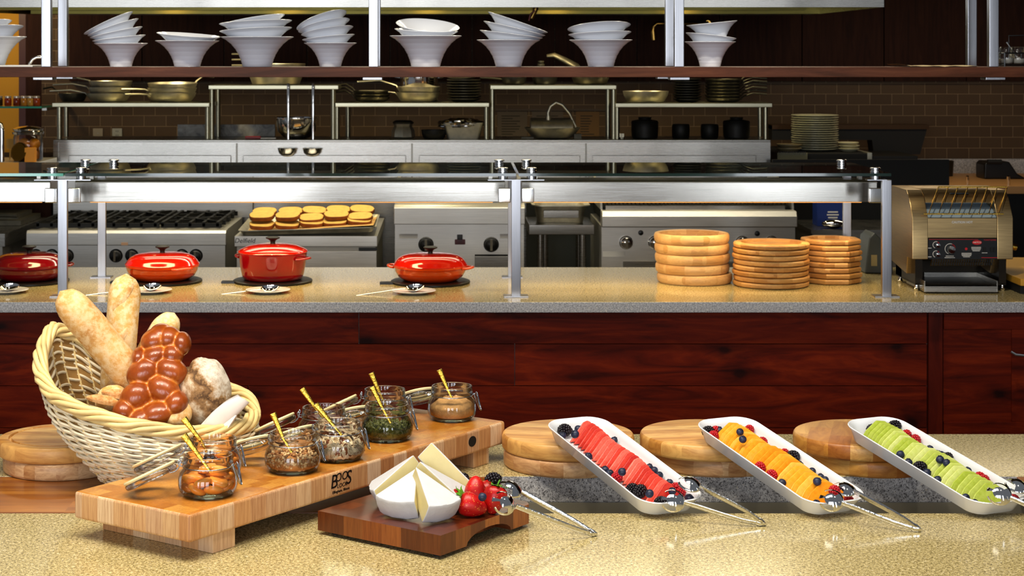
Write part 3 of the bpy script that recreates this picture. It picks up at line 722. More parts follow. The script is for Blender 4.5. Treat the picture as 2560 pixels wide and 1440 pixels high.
BE = [
 (0,'watermelon',[('k',1401,1070),('b',1437,1066),('b',1423,1076),('b',1407,1088),('b',1427,1087),('b',1538,1100),('b',1471,1141),('b',1513,1174),('b',1524,1184),('b',1542,1181),('r',1543,1194),('k',1578,1224),('k',1598,1231),('b',1615,1243),('b',1632,1167),('b',1641,1176),('b',1652,1187),('b',1678,1206),('r',1689,1219),('r',1708,1228),('b',1705,1246),('b',1723,1245),('b',1732,1254),('k',1650,1258)]),
 (1,'cantaloupe',[('k',1758,1075),('r',1780,1070),('r',1770,1090),('b',1798,1077),('r',1832,1079),('b',1850,1079),('r',1874,1074),('b',1857,1098),('r',1906,1103),('r',1896,1170),('r',1929,1187),('r',1980,1131),('k',2001,1142),('b',2000,1163),('b',2060,1175),('b',2076,1190),('b',2088,1197),('b',2043,1204),('b',1954,1208),('r',2125,1252),('r',2109,1243),('k',2150,1224),('b',2042,1261)]),
 (2,'honeydew',[('k',2144,1053),('k',2240,1049),('r',2312,1082),('b',2325,1097),('r',2343,1094),('b',2356,1118),('b',2345,1135),('b',2369,1136),('b',2350,1149),('b',2366,1156),('b',2251,1137),('b',2270,1157),('k',2297,1170),('b',2317,1183),('b',2344,1199),('k',2405,1141),('b',2461,1172),('r',2477,1191),('r',2499,1196),('b',2411,1245),('b',2436,1258),('r',2534,1248)])]
KN = {'k':'blackberry','b':'blueberry','r':'raspberry'}
for i, tn_, L in BE:
    acc = []
    for kd, px, py in L:
        q = tray_hit(i, px, py, .022)
        if abs(q.x) < .040 and -.21 < q.y < .19: q = tray_hit(i, px, py, .047)
        q.x = max(-.054, min(.054, q.x)); q.y = max(-.212, min(.208, q.y))
        acc.append((q.y, kd, q))
    acc.sort(key=lambda a: -a[0]); cnt = {}
    for yv, kd, q in acc:
        cnt[kd] = cnt.get(kd, 0) + 1; h = .009 if kd == 'b' else .0125
        p = tloc(i, q.x, q.y, q.z) - V(0,0,h)
        berry(KN[kd], tuple(p), '%s, %s of its kind from the raised end of the %s tray' % (KN[kd], ORD[cnt[kd]-1], tn_), 'berries scattered on the %s tray' % tn_, rnd.uniform(.92,1.08))

# ================================================================ serving tongs
def tongs(label, hinge, heads, up=V(-.25,-.6,.75)):
    hinge = Vector(hinge); t = thing('serving_tongs', label, 'tongs', tuple(hinge), 0, 'silver claw tongs')
    mid = (Vector(heads[0]) + Vector(heads[1]))/2
    ends = []
    for s, hd in enumerate(heads):
        hd = Vector(hd); ax = (hd - hinge).normalized()
        side = (hd - Vector(heads[1-s])).normalized()
        sideN = (side - ax*side.dot(ax)).normalized()
        st = hd - ax*.024
        h0 = hinge + sideN*.006 + ax*.006
        pts = [h0, h0.lerp(st,.2)+sideN*.004, h0.lerp(st,.5)+sideN*.003, h0.lerp(st,.8), st]
        arm = part(t, 'arm', MB().tube(pts, [.0052,.0058,.0062,.0062,.0055], 8, flat=.28, up=sideN), M['silver'], ang=70)
        # claw: a shallow pierced cup
        nr = (sideN*.35 + up*.9); nr = (nr - ax*nr.dot(ax)).normalized(); sd = ax.cross(nr)
        Mx = Matrix(((ax.x, sd.x, nr.x, hd.x), (ax.y, sd.y, nr.y, hd.y), (ax.z, sd.z, nr.z, hd.z), (0,0,0,1)))
        mb = MB(); NR, NS, r0 = 8, 36, .0265
        P = lambda i, j, dz: V(r0*i/NR*math.cos(2*PI*j/NS), .92*r0*i/NR*math.sin(2*PI*j/NS), -.013*(i/NR)**2 + .004 + dz)
        vs = []; fs = []
        for dz in (0, -.0012):
            vs.append(P(0,0,dz))
            for i in range(1, NR+1):
                for j in range(NS): vs.append(P(i,j,dz))
        o2 = 1 + NR*NS
        def hole(i, j):
            a = (360.0*(j+.5)/NS + 180) % 360 - 180     # 0 = tip (away from the handle)
            return (4 <= i <= 6 and 12 < abs(a) < 120) or (i > 6 and 12 < abs(a) < 42)
        keep = {}
        for i in range(NR):
            for j in range(NS): keep[(i,j)] = not hole(i, j)
        def vid(i, j, o): return o if i == 0 else o + 1 + (i-1)*NS + (j % NS)
        for i in range(NR):
            for j in range(NS):
                if not keep[(i,j)]: continue
                for o, rev in ((0, False), (o2, True)):
                    q = [vid(i,j,o), vid(i+1,j,o), vid(i+1,j+1,o), vid(i,j+1,o)]
                    if i == 0: q = q[:3]
                    fs.append(tuple(reversed(q)) if rev else tuple(q))
                for di, dj, e in ((1,0,(i+1,j,i+1,j+1)), (-1,0,(i,j,i,j+1)), (0,1,(i,j+1,i+1,j+1)), (0,-1,(i,j,i+1,j))):
                    ni, nj = i+di, (j+dj) % NS
                    if ni < 0: continue
                    if ni >= NR or not keep[(ni,nj)]:
                        a, b = vid(e[0],e[1],0), vid(e[2],e[3],0); c, d = vid(e[0],e[1],o2), vid(e[2],e[3],o2)
                        if a != b: fs.append((a,b,d,c))
        mb.add(vs, fs, Mx); part(arm, 'claw', mb, M['silver_s'], ang=60)
        ends.append((h0, sideN))
    a, b = ends
    ax = (hinge - mid).normalized()
    pts = [a[0], a[0]+ax*.006, hinge+ax*.012, b[0]+ax*.006, b[0]]
    part(t, 'spring_bend', MB().tube(pts, .0055, 8, flat=.28, up=a[1]), M['silver_s'], ang=70)
    return t
tongs('silver claw tongs leaning on the walnut board over the strawberries', G(1478,1332,.9075), [W(1264,1256,3.655), W(1279,1214,3.76)])
tongs('silver claw tongs at the low end of the watermelon tray', G(1900,1306,.9075), [W(1682,1250,3.83), W(1726,1202,3.89)])
tongs('silver claw tongs at the low end of the cantaloupe tray', G(2288,1320,.9075), [W(2077,1248,3.83), W(2112,1214,3.89)])
tongs('silver claw tongs at the low end of the honeydew tray, at the right edge', G(2700,1318,.9075), [W(2498,1232,3.83), W(2543,1206,3.90)])

# ================================================================ wicker basket
def cring(th):
    """rim height by angle (0 = right end, 90 = back, 180 = left end, 270 = front)"""
    tab = [(0,1.058),(30,1.088),(60,1.105),(90,1.125),(120,1.165),(145,1.235),(160,1.250),(180,1.205),(200,1.155),(220,1.120),(247,1.090),(270,1.066),(295,1.048),(320,1.041),(340,1.046),(360,1.058)]
    d = math.degrees(th) % 360
    for i in range(len(tab)-1):
        if tab[i][0] <= d <= tab[i+1][0]:
            f = (d-tab[i][0])/(tab[i+1][0]-tab[i][0]); f = f*f*(3-2*f)*.6 + f*.4
            return tab[i][1]*(1-f) + tab[i+1][1]*f
def rimp(th, g=0): return V(-.706 + (.245+g)*math.cos(th), 4.170 + (.163+g)*math.sin(th), cring(th))
def basep(th): return V(-.655 + .145*math.cos(th), 4.140 + .092*math.sin(th), .912 - .004*math.cos(th))
def wallp(th, t, g=0):
    b, r = basep(th), rimp(th); p = b.lerp(r, t); k = math.sin(PI*min(1,t*1.02))*.16
    c = V(-.68, 4.155, 0); out = V(p.x-c.x, (p.y-c.y)*1.3, 0); L = out.length
    return p + V(out.x, out.y, 0)*k + (out/L)*g
bk = thing('wicker_basket', 'large pale wicker basket tilted up at its left end and full of bread', 'basket', (-.655, 4.14, .9))
M['wicker'] = simple('peeled_willow', '#e9ddc0', .45, 0, .16, 14)
M['wicker2'] = simple('honey_willow', '#e2c88c', .42, 0, .18, 14)
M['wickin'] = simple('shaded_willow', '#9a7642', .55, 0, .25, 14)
NRIB = 34; mb = MB(); nr = 26; NP = NRIB*5
for i in range(nr):
    t = .02 + .94*i/(nr-1); pts = []
    for j in range(NP):
        th = 2*PI*j/NP
        pts.append(wallp(th, t + .006*math.sin(th*3+i), .0042*math.cos(NRIB*th/2 + (i % 2)*PI)))
    mb.tube(pts, .0036, 5, True)
part(bk, 'woven_wall', mb, M['wicker'], ang=180)
mb = MB()
for j in range(NRIB):
    th = 2*PI*(j+.5)/NRIB; mb.tube([wallp(th, t) for t in (0,.15,.3,.45,.6,.75,.9,1.0)], .0032, 5)
part(bk, 'rib', mb, M['wicker2'], ang=180); bk.children[-1]['label'] = 'upright willow ribs of the basket'
bk.children[-1]['kind'] = 'stuff'
mb = MB(); n = 40
mb.loft([[wallp(2*PI*j/n, t, -.0002) for j in range(n)] for t in (0,.2,.4,.6,.8,1.0)], True, False)
part(bk, 'shaded_backing', mb, M['wickin'], ang=180)  # dark sheet behind the strands; its colour paints shade into the weave
mb = MB(); NP = 110
for s in range(6):
    pts = []
    for j in range(NP):
        th = 2*PI*j/NP; ph = 2*PI*s/6 + th*5
        p = rimp(th); out = V(math.cos(th)*.163, math.sin(th)*.245, 0).normalized()
        pts.append(p + out*(.0125*math.cos(ph)) + V(0,0,.0125*math.sin(ph)))
    mb.tube(pts, .0066, 6, True)
part(bk, 'braided_rim', mb, M['wicker2'], ang=180)
part(bk, 'base', MB().lathe([(.14,0),(.142,.010),(.12,.012)], 32, (-.655,4.14,.9), sy=.64), M['wicker'])

# ---------------------------------------------------------------- bread
def crust(name, cols, flour='#e9d6b0', amt=.5, sc=16, rough=.65):
    t = NT(name); co = t.co(); a = t.noise(co, sc, 5, .6); b = t.noise(co, sc*4, 4, .7)
    col = t.ramp(a, [(.3, cols[0]), (.5, cols[1]), (.7, cols[2])])
    col = t.mix(t.math('MULTIPLY', t.ramp(b, [(.42,(0,0,0)),(.6,(1,1,1))]), amt), col, lin(flour))
    t.p(Base_Color=col, Roughness=rough); t.bump(b, .35, .002); return t.m
M['crust'] = crust('baguette_crust', ['#b9803f','#d9a862','#e6c288'])
M['crust_pale'] = crust('pale_baguette_crust', ['#c98f3e','#e2b56c','#efd29a'], '#f3e2c0', .5)
M['crumb'] = crust('split_crust', ['#a8672a','#c98a45','#d9a45a'], '#e8cfa0', .3, 30)
def rustic():
    t = NT('floured_rustic_crust'); s3 = t.n('SeparateXYZ', Vector=t.co()); n = t.noise(t.co(), 24, 5, .65); n2 = t.noise(t.co(), 90, 4, .7)
    u = t.math('ADD', t.math('MULTIPLY', s3.outputs[0], 9.0), t.math('MULTIPLY', t.math('SUBTRACT', s3.outputs[2], .083), 6.6))
    u = t.math('ADD', u, t.math('MULTIPLY_ADD', n, 1.6, -1.02))
    col = t.ramp(t.math('MULTIPLY_ADD', u, .5, .5), [(.12,'#b08a5e'),(.28,'#d8c8ac'),(.40,'#9a7448'),(.50,'#4e3218'),(.56,'#a07a4c'),(.66,'#cfc3b0'),(.9,'#dcd3c4')])
    col = t.mix(t.math('MULTIPLY', t.ramp(n2, [(.45,(0,0,0)),(.65,(1,1,1))]), .5), col, lin('#8e6a42'))
    t.p(Base_Color=col, Roughness=.75); t.bump(n2, .4, .003); return t.m
M['boule'] = rustic()
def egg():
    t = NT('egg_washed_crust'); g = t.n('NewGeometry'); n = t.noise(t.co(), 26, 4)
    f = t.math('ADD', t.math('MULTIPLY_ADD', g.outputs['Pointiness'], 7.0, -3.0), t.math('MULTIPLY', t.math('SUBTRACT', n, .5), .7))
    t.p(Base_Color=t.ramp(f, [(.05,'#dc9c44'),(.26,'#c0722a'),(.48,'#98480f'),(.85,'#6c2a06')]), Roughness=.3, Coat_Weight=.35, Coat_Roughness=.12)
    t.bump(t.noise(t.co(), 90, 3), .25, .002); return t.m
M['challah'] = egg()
def loaf(name, label, a, b, r, mt, flat=.8, slash=0, seed=0, up=V(0,-1,.3), smat=None, cat='bread'):
    a, b = Vector(a), Vector(b); ax = (b-a).normalized(); L = (b-a).length
    n = (up - ax*up.dot(ax)).normalized(); s = ax.cross(n); N = 26; rings = []
    for i in range(N+1):
        u = i/N; e = min(1.0, math.sqrt(max(0, 1-(1-min(1, u*L/(r*1.5)))**2))) * min(1.0, math.sqrt(max(0, 1-(1-min(1, (1-u)*L/(r*1.5)))**2)))
        e = max(e, .03); rg = []
        for j in range(20):
            t = 2*PI*j/20; q = r*e*(1+.05*noise.noise(V(u*5+seed, math.cos(t), math.sin(t))))
            rg.append(a + ax*(u*L) + n*(q*flat*math.cos(t)) + s*(q*math.sin(t)))
        rings.append(rg)
    t_ = thing(name, label, cat, tuple(b))
    part(t_, 'crust', MB().loft(rings), mt, ang=180)
    if slash:
        mb = MB()
        for k in range(slash):
            u = (k+.6)/(slash+.2); c = a + ax*(u*L) + n*(r*flat*.97)
            d = (ax*.85 + s*.5).normalized(); w = d.cross(n)
            rr = [[c + d*(.045*x) + w*(.011*y*(1-x*x)**.5) + n*(.004*(1-abs(y)) - .010*x*x) for y in (-1,-.5,0,.5,1)] for x in [-.97+1.94*i/8 for i in range(9)]]
            mb.loft(rr, False, False, False)
        part(t_, 'scored_slash', mb, smat or M['crumb'], ang=180)
    return t_
loaf('baguette', 'floury baguette leaning out of the basket to the upper left', W(150,728,4.13), W(408,1035,4.20), .040, M['crust'], .8, 0, 1)
loaf('baguette', 'pale scored baguette standing upright in the basket', W(316,684,4.26), W(286,1015,4.22), .039, M['crust_pale'], .85, 3, 5, smat=M['crust'])
loaf('baguette', 'short pale baguette end rising behind the braided loaf', W(436,782,4.29), W(330,965,4.26), .036, M['crust_pale'], .85, 1, 9)
loaf('scored_loaf', 'small scored loaf low in the basket left of the braided loaf', W(238,1015,4.11), W(322,985,4.14), .038, M['crust_pale'], .8, 2, 3)
loaf('rye_roll', 'plain crusty loaf tucked between the braided loaf and the boule', W(418,1060,4.06), W(470,1010,4.12), .034, M['crust'], .8, 0, 13)
# boule
c = W(508,985,4.15); mb = MB()
def bf(q):
    r = 1 + .05*noise.noise(q*2) + .025*noise.noise(q*6)
    crack = abs(q.x*.75 + q.z*.55 + .18*noise.noise(q*3) - .12)
    if q.y < .4 and crack < .13: r -= .09*(1-crack/.13)
    return q*r
mb.sph(c, (.064,.055,.084), 48, 32, M=None, fn=bf)
bo = thing('boule', 'round floury rustic loaf with a deep split at the right of the basket', 'bread', tuple(c - V(0,0,.083)))
part(bo, 'crust', mb, M['boule'], ang=180)
# challah: plaited egg loaf of two rows of fat lobes
ch = thing('challah_loaf', 'glossy brown plaited loaf at the front of the basket', 'bread', tuple(W(372,1070,4.05)))
mb = MB()
LOB = [(385,850,31,25,20),(423,844,27,25,-20),(456,858,20,26,10),(383,890,33,23,25),(433,885,25,23,-25),(348,893,17,22,0),(358,932,40,32,30),(429,928,38,29,-25),(340,994,38,34,35),(410,976,40,31,-30),(387,1040,44,30,20),(310,1030,27,28,10),(402,828,24,15,0),(440,1010,26,30,-30),(350,1052,34,26,20)]
for px, py, w, h, an in LOB:
    k = (py-840)/230.0; d = 4.17 - .11*k; s = d/F
    p = W(px, py, d)
    Mx = Matrix.Translation(p) @ Matrix.Rotation(R(-an), 4, 'Y') @ Matrix.Rotation(R(12), 4, 'X')
    mb.sph((0,0,0), (w*s*1.12, .034, h*s*1.10), 22, 16, Mx)
mb.tube([W(375,1040,4.11), W(390,960,4.155), W(415,880,4.195), W(420,850,4.2)], [.045,.042,.034,.026], 14)
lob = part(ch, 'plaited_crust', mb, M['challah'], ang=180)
rm = lob.modifiers.new('fuse', 'REMESH'); rm.mode = 'VOXEL'; rm.voxel_size = .0024; rm.use_smooth_shade = True
sm = lob.modifiers.new('soften', 'SMOOTH'); sm.factor = .5; sm.iterations = 4
# napkin
mb = MB(); g = []
A, B = W(522,1070,4.075), W(607,996,4.085); ax = (B-A).normalized(); sd = V(.62,-.25,-.74); sd = (sd - ax*sd.dot(ax)).normalized(); nn = ax.cross(sd)
if nn.y > 0: nn = -nn
for i in range(13):
    u = i/12; c = A.lerp(B, u) + V(0,0,.004*math.sin(PI*u)); row = []
    rw, rh = .016 + .012*math.sin(PI*min(1,u*.75+.1)), .009 + .004*u
    for j in range(30):
        a = -2.4 + 8.6*j/29; q = 1 - .026*j*(.35+.65*u)
        row.append(c + sd*(rw*q*math.cos(a)) + nn*(rh*q*math.sin(a)) + ax*(.006*math.cos(a)*u))
    g.append(row)
mb.loft(g, False, False, False)
A2 = [W(498,1066,4.09), W(540,1020,4.11), W(578,1010,4.10), W(590,1040,4.07), W(566,1076,4.055)]
mb.loft([[p + V(0,0,0) for p in A2], [p + V(.002,.006,-.002) for p in A2]])
one('linen_napkin', 'folded white napkin tucked into the right end of the basket', 'napkin', mb, simple('white_linen', '#d6ccc4', .85, 0, .04, 30, .2, 200, .0005), ang=60)
# ================================================================ hanging shelf with posts
SY0, SY1 = 7.35, 7.78
sh = thing('hanging_shelf', 'long walnut shelf hung on chrome posts, carrying stacks of white bowls', 'shelf', (.3, 7.55, 1.797))
part(sh, 'shelf_board', MB().bx(-2.6, 3.0, SY0, SY1, 1.797, 1.838), M['shelfwood'], bevel=.002)
for px, d in ((117,7.41),(158,7.70),(934,7.41),(940,7.70),(1697,7.41),(1674,7.70),(2482,7.41),(2428,7.70)):
    x = fx(px, d); part(sh, 'post', MB().bx(x-.0195, x+.0195, d-.019, d+.019, 1.838, 3.3), M['steel_shiny'], bevel=.003)
for px, d in ((112,7.41),(163,7.70),(932,7.41),(1697,7.41),(1665,7.70),(2482,7.41)):
    x = fx(px, d); part(sh, 'mounting_plate', MB().bx(x-.04, x+.04, d-.04, d+.04, 1.785, 1.797), M['steel_shiny'], bevel=.002)

# ---------------------------------------------------------------- white trumpet bowls
def bowl_mesh(full=True):
    prof = [(.40,0),(.40,.015),(.42,.10),(.455,.22),(.51,.36),(.60,.52),(.72,.67),(.86,.79),(.985,.855),(1.0,.87),(.985,.880)]
    inn = [(.93,.845),(.82,.775),(.69,.66),(.57,.51),(.47,.34),(.38,.16),(.0005,.13)]
    pp = []
    for i in range(len(prof)-3):
        (r0,z0),(r1,z1) = prof[i],prof[i+1]
        for k in range(5):
            f = k/5; pp.append((r0+(r1-r0)*f + (.006 if k % 2 else 0), z0+(z1-z0)*f))
    pp += prof[-3:] + inn
    return MB().lathe(pp, 56, cap1=False).mesh('white_bowl', ang=60)
bme = bowl_mesh(); bme.materials.append(M['bowl_white'])
ST = [  # (stack description, base depth, [ (xl,yl,xr,yr,pitch) ... bottom to top ])
 ('cut off at the left edge', [(-115,92,65,92,0),(-118,80,57,64,3),(-112,68,28,50,4)]),
 ('leaning left by the left posts', [(236,108.5,369,108.5,0),(230,103,365,87,0),(225,95,356,66.5,0),(220,90,346,46,0),(211,86,331,28.6,0)]),
 ('of only two bowls', [(388.5,102,548,102,0),(392,81,551,93,-3)]),
 ('third right of the left posts', [(552,92.6,734,92.6,0),(549,79,730,68.7,2),(548,60.6,730,50.8,2),(560,62,712,36,3)]),
 ('just left of the centre post', [(760,107.5,892,107.5,0),(755,100,887,86,2),(752,88,884,66,6),(743,80.6,877,47,9),(741,74.6,867,27.5,12)]),
 ('just right of the centre post', [(974,90,1154.5,90,0),(986,72,1145,79,-3),(990,56,1149,70,-12)]),
 ('leaning right at mid shelf', [(1191.6,100,1350.6,100,0),(1199,75.6,1357,95,0),(1208,52.4,1364,89,0),(1219.6,29.6,1369.5,81.7,0)]),
 ('left of the right-hand posts', [(1423,100,1581.6,99.5,0),(1420.7,87,1578.5,80,3),(1418.6,73,1576.7,62.5,9)]),
 ('just right of the right-hand posts', [(1711.7,104.5,1839,104.5,0),(1711,81.7,1844,97.5,1),(1710,64.6,1849.4,51,0)])]
BD = 7.52
ROWN = {0:'bottom bowl', 1:'second bowl up', 2:'third bowl up', 3:'fourth bowl up', 4:'top fifth bowl'}
for nm, L in ST:
    base = L[0]; rad0 = (base[2]-base[0])/2*BD/F; zb = 1.8385
    cxb = fx((base[0]+base[2])/2, BD); hs = (fz(base[1], BD) - zb)/.87
    for k, (xl, yl, xr, yr, pit) in enumerate(L):
        o = bpy.data.objects.new('white_bowl', bme); C.objects.link(o)
        ro = math.hypot(xr-xl, yr-yl)/2*BD/F
        rr = min(rad0, ro*1.0)
        roll = math.atan2(-(yr-yl), xr-xl)
        Mx = Matrix.Rotation(-roll, 4, 'Y') @ Matrix.Rotation(R(-pit) if pit >= 0 else R(-pit), 4, 'X')
        rimc = V(fx((xl+xr)/2, BD), BD, fz((yl+yr)/2, BD))
        o.rotation_euler = Mx.to_euler(); o.scale = (rr, rr, hs)
        o.location = rimc - Mx.to_3x3() @ V(0,0,.87*hs)
        if k == 0: o.location = V(cxb, BD, zb)
        lab = ('top bowl' if k == len(L)-1 else ROWN[k])
        tag(o, 'white ridged bowl, %s in the stack %s' % (lab, nm), 'bowl', 'white bowls stacked on the hanging shelf')
# odds and ends on the shelf
mb = MB(); g = []
for i in range(14):
    x = fx(2247 + i*14, 7.5); z = 1.8392 + .004*abs(math.sin(i*.9)) + (.009 if i == 0 else 0)
    g.append([V(x, 7.40, z), V(x, 7.55, z+.002), V(x, 7.70, z)])
mb.loft(g, False, False, False); mb.loft([[p - V(0,0,.0008) for p in r] for r in g], False, False, False)
one('paper_sheet', 'flat cream paper sheet lying on the right part of the hanging shelf', 'paper', mb, simple('cream_paper', '#d8c49a', .8), ang=60)
one('folded_cloth', 'white flat cloth on the hanging shelf beside the left posts', 'cloth', MB().bx(fx(4,7.5), fx(100,7.5), 7.37, 7.6, 1.8385, 1.8455), simple('white_cloth', '#e8e6e2', .8), bevel=.002)
cd = thing('condiment_caddy', 'black wire caddy of small jars at the right end of the hanging shelf', 'caddy', tuple(W(2540, 168, 7.52)))
x0, x1 = fx(2497,7.52), fx(2640,7.52); a = MB()
for z in (1.846, 1.895):
    a.tube([(x0,7.44,z),(x1,7.44,z),(x1,7.60,z),(x0,7.60,z)], .0035, 5, True)
for x in (x0, (x0+x1)/2, x1):
    for y in (7.44, 7.60): a.tube([(x,y,1.839),(x,y,1.895)], .003, 5)
xa = fx(2522,7.52); a.tube([(xa,7.52,1.895),(xa,7.52,1.968),(x1,7.52,1.972)], .003, 5)
a.tube([(x0,7.44,1.846),(x0,7.6,1.846)], .003, 5)
part(cd, 'wire_rack', a, M['black'])
for k, px in enumerate((2512, 2541)):
    x = fx(px+4, 7.50); t = thing('condiment_jar', ['small glass condiment jar at the left of the shelf caddy', 'small glass condiment jar with a spoon in the shelf caddy'][k], 'jar', (x, 7.50, 1.848), 0, 'glass jars in the shelf caddy')
    s = 1 if k else .9
    part(t, 'jar_body', MB().lathe([(.0005,1.849),(.034*s,1.849),(.040*s,1.862),(.040*s,1.885),(.030*s,1.906),(.033*s,1.918),(.030*s,1.921)], 24, (x,7.50,0), cap0=False, cap1=False), M['glass'], ang=70)
    part(t, 'filling', MB().lathe([(.0005,1.851),(.032*s,1.851),(.037*s,1.862),(.037*s,1.872),(.0005,1.874)], 20, (x,7.50,0), cap0=False, cap1=False), simple('pale_condiment', '#b9b2a4', .5))
spoon('small steel spoon leaning in the shelf caddy jar', W(2517,105,7.5), W(2532,128,7.5), W(2546,148,7.5), None, 'chrome', 'chrome', .004, .012, .009)

# ================================================================ glass sneeze guard
GZ = 1.402
GY0, GY1 = 7.30, 8.02
sg = thing('sneeze_guard', 'glass-topped sneeze guard on flat steel posts along the service counter', 'sneeze guard', (.3, 7.6, .9))
panes = [(-2.6, fx(158,GY0), -2.6, fx(242,GY1), M['pane_light'], M['glass_edge_l'], 'glass top at the left end, tinted pale green for its bright reflection'), (fx(163,GY0), fx(1290,GY0), fx(247,GY1), fx(1277,GY1), M['pane'], M['glass_edge'], None), (fx(1297,GY0), fx(2228,GY0), fx(1284,GY1), fx(2128,GY1), M['pane'], M['glass_edge'], None)]  # left pane paler: its bright reflection is put into the glass tint
for a0, a1, b0, b1, pm, em, lb in panes:
    mb = MB().add([(a0,GY0,GZ-.006),(a1,GY0,GZ-.006),(b1,GY1,GZ-.006),(b0,GY1,GZ-.006),(a0,GY0,GZ+.006),(a1,GY0,GZ+.006),(b1,GY1,GZ+.006),(b0,GY1,GZ+.006)], [(0,3,2,1),(4,5,6,7),(0,1,5,4),(1,2,6,5),(2,3,7,6),(3,0,4,7)])
    o = part(sg, 'glass_top', mb, [pm, em], label=lb)
    for p in o.data.polygons:
        if abs(p.normal.z) < .5: p.material_index = 1
PW = .021
for px in (158, 1290, 2215):
    x = fx(px, 7.353)
    p = part(sg, 'post', MB().bx(x-PW+.002, x+PW-.002, 7.335, 7.36, .902, 1.378), M['steel_shiny'], bevel=.002)
    part(p, 'foot_plate', MB().bx(x-.05, x+.05, 7.325, 7.40, .9, .905), M['steel_shiny'], bevel=.001)
    sides = (-1, 1) if px != 2215 else (-1,)
    for s in sides:
        part(p, 'clamp_block', MB().bx(x+s*(PW+.001) if s > 0 else x-PW-.052, x+PW+.052 if s > 0 else x-PW-.001, 7.337, 7.352, 1.285, 1.345), M['chrome'], bevel=.004, seg=3)
    a = MB().bx(x-(.08 if px == 2215 else .115), x+(.0 if px == 2215 else .115), 7.335, 7.375, 1.376, 1.380); part(p, 'top_bar', a, M['steel_shiny'])
    xr_ = fx(px + (97 if px == 158 else (-10 if px == 1290 else -98)), 8.0)
    q = part(sg, 'post', MB().bx(xr_-.018, xr_+.018, 7.99, 8.01, .902, 1.39), M['steel_shiny'], bevel=.002, label='rear flat steel post')
    part(q, 'foot_plate', MB().bx(xr_-.045, xr_+.045, 7.96, 8.03, .9, .904), M['steel_shiny'])
for px, d in ((131,7.36),(203,7.36),(1257,7.36),(1329,7.36),(2188,7.36)):
    x = fx(px, d); part(sg, 'standoff', MB().lathe([(.020,1.380),(.020,1.396)], 20, (x,d,0)).lathe([(.016,1.408),(.022,1.409),(.022,1.416),(.017,1.417),(.017,1.420),(.022,1.421),(.022,1.427),(.018,1.429)], 20, (x,d,0)), M['chrome'])
for px, d in ((214,7.9),(285,7.9),(1248,7.9),(1316,7.9),(2104,7.9)):
    x = fx(px, d); part(sg, 'standoff', MB().lathe([(.016,1.408),(.022,1.409),(.022,1.416),(.017,1.417),(.017,1.420),(.022,1.421),(.022,1.427),(.018,1.429)], 20, (x,d,0)), M['chrome'])
# glowing food-warmer housings hung under the glass
for k, (xa, xb, lb) in enumerate(((-2.6, fx(128,7.6), 'short brushed steel warmer housing under the left glass'), (fx(190,7.6), fx(1262,7.6), 'long brushed steel warmer housing between the left and middle posts'), (fx(1304,7.6), fx(2190,7.6), 'long brushed steel warmer housing between the middle and right posts'))):
    mb = MB().prism([(7.58,1.268),(7.58,1.352),(7.59,1.362),(7.72,1.362),(7.72,1.300),(7.70,1.268)], xa, xb, 'x')
    t = part(sg, 'food_warmer', mb, M['steel_h'], bevel=.002, label=lb)
    part(t, 'top_seam', MB().bx(xa, xb, 7.576, 7.581, 1.349, 1.3515), M['steel_dark'])
    part(t, 'heating_rod', MB().cyl((xa+.05,7.65,1.266), (xb-.05,7.65,1.266), .006, 8), emis('heater_glow', '#ffb868', 1.2))
    for x in (xa+.06, xb-.06): part(t, 'hanger', MB().bx(x-.008, x+.008, 7.63, 7.66, 1.36, 1.396), M['steel'])

# ================================================================ pots on trivets, rest plates, serving spoons
def trivet(label, c, r=.172):
    mb = MB().lathe([(r-.004,0),(r,.003),(r,.009),(r-.006,.012),(r-.03,.012)], 48, (c[0],c[1],.9))
    mb.bx(c[0]-r-.045, c[0]-r+.02, c[1]-.06, c[1]-.02, .9, .909)
    return one('hot_pad', label, 'hot pad', mb, M['black'], 'round black hot pads')
def pot(label, c, kind, mb_, ml_, rz):
    t = thing('casserole' if kind == 'low' else 'dutch_oven', label, 'pot', (c[0], c[1], .9125), R(rz), None)
    if kind == 'low':
        prof = [(.112,0),(.118,.002),(.140,.018),(.152,.040),(.156,.056),(.160,.058),(.160,.064),(.150,.064)]; zr = .062; r = .158
        lid = [(.160,.064),(.161,.068),(.157,.072),(.151,.082),(.138,.096),(.118,.106),(.095,.111),(.060,.114),(.0005,.115)]; kz = .114
    else:
        prof = [(.118,0),(.126,.003),(.134,.020),(.142,.060),(.147,.104),(.149,.112),(.149,.118),(.140,.118)]; zr = .100; r = .147
        lid = [(.150,.118),(.152,.121),(.149,.126),(.140,.131),(.105,.145),(.060,.152),(.0005,.154)]; kz = .153
    body = link('pot_body', MB().lathe(prof, 56).mesh('pot_body', ang=60), mb_, t)
    for s in (0, PI):
        Mx = Matrix.Rotation(s, 4, 'Z'); a = MB(); n = 12
        a.tube([(r-.006+.036*math.sin(PI*i/n)**.6, -.050+.1*i/n, zr-.006+.004*math.sin(PI*i/n)) for i in range(n+1)], [.007]*(n+1), 8, M=Mx, flat=.8)
        link('loop_handle', a.mesh('loop_handle', ang=80), mb_, body)
    l = link('lid', MB().lathe(lid, 56, cap1=False).mesh('lid', ang=40), ml_, t)
    k = .0
    link('lid_knob', MB().lathe([(.012,kz-.002),(.010,kz+.006),(.012,kz+.014),(.022,kz+.021),(.030,kz+.024),(.031,kz+.028),(.022,kz+.032),(.0005,kz+.033)], 24, cap1=False).mesh('lid_knob', ang=50), M['iron'], l)
    return t
PC = [W(73,706,7.83), W(406,706,7.83), W(682,705,7.83), W(1076,708,7.80)]
PC = [V(p.x, p.y, .9) for p in PC]
trivet('round black hot pad under the dark red casserole', PC[0]); trivet('round black hot pad under the orange casserole behind the baguettes', PC[1])
trivet('round black hot pad under the tall red pot', PC[2]); trivet('round black hot pad under the orange casserole near the middle post', PC[3])
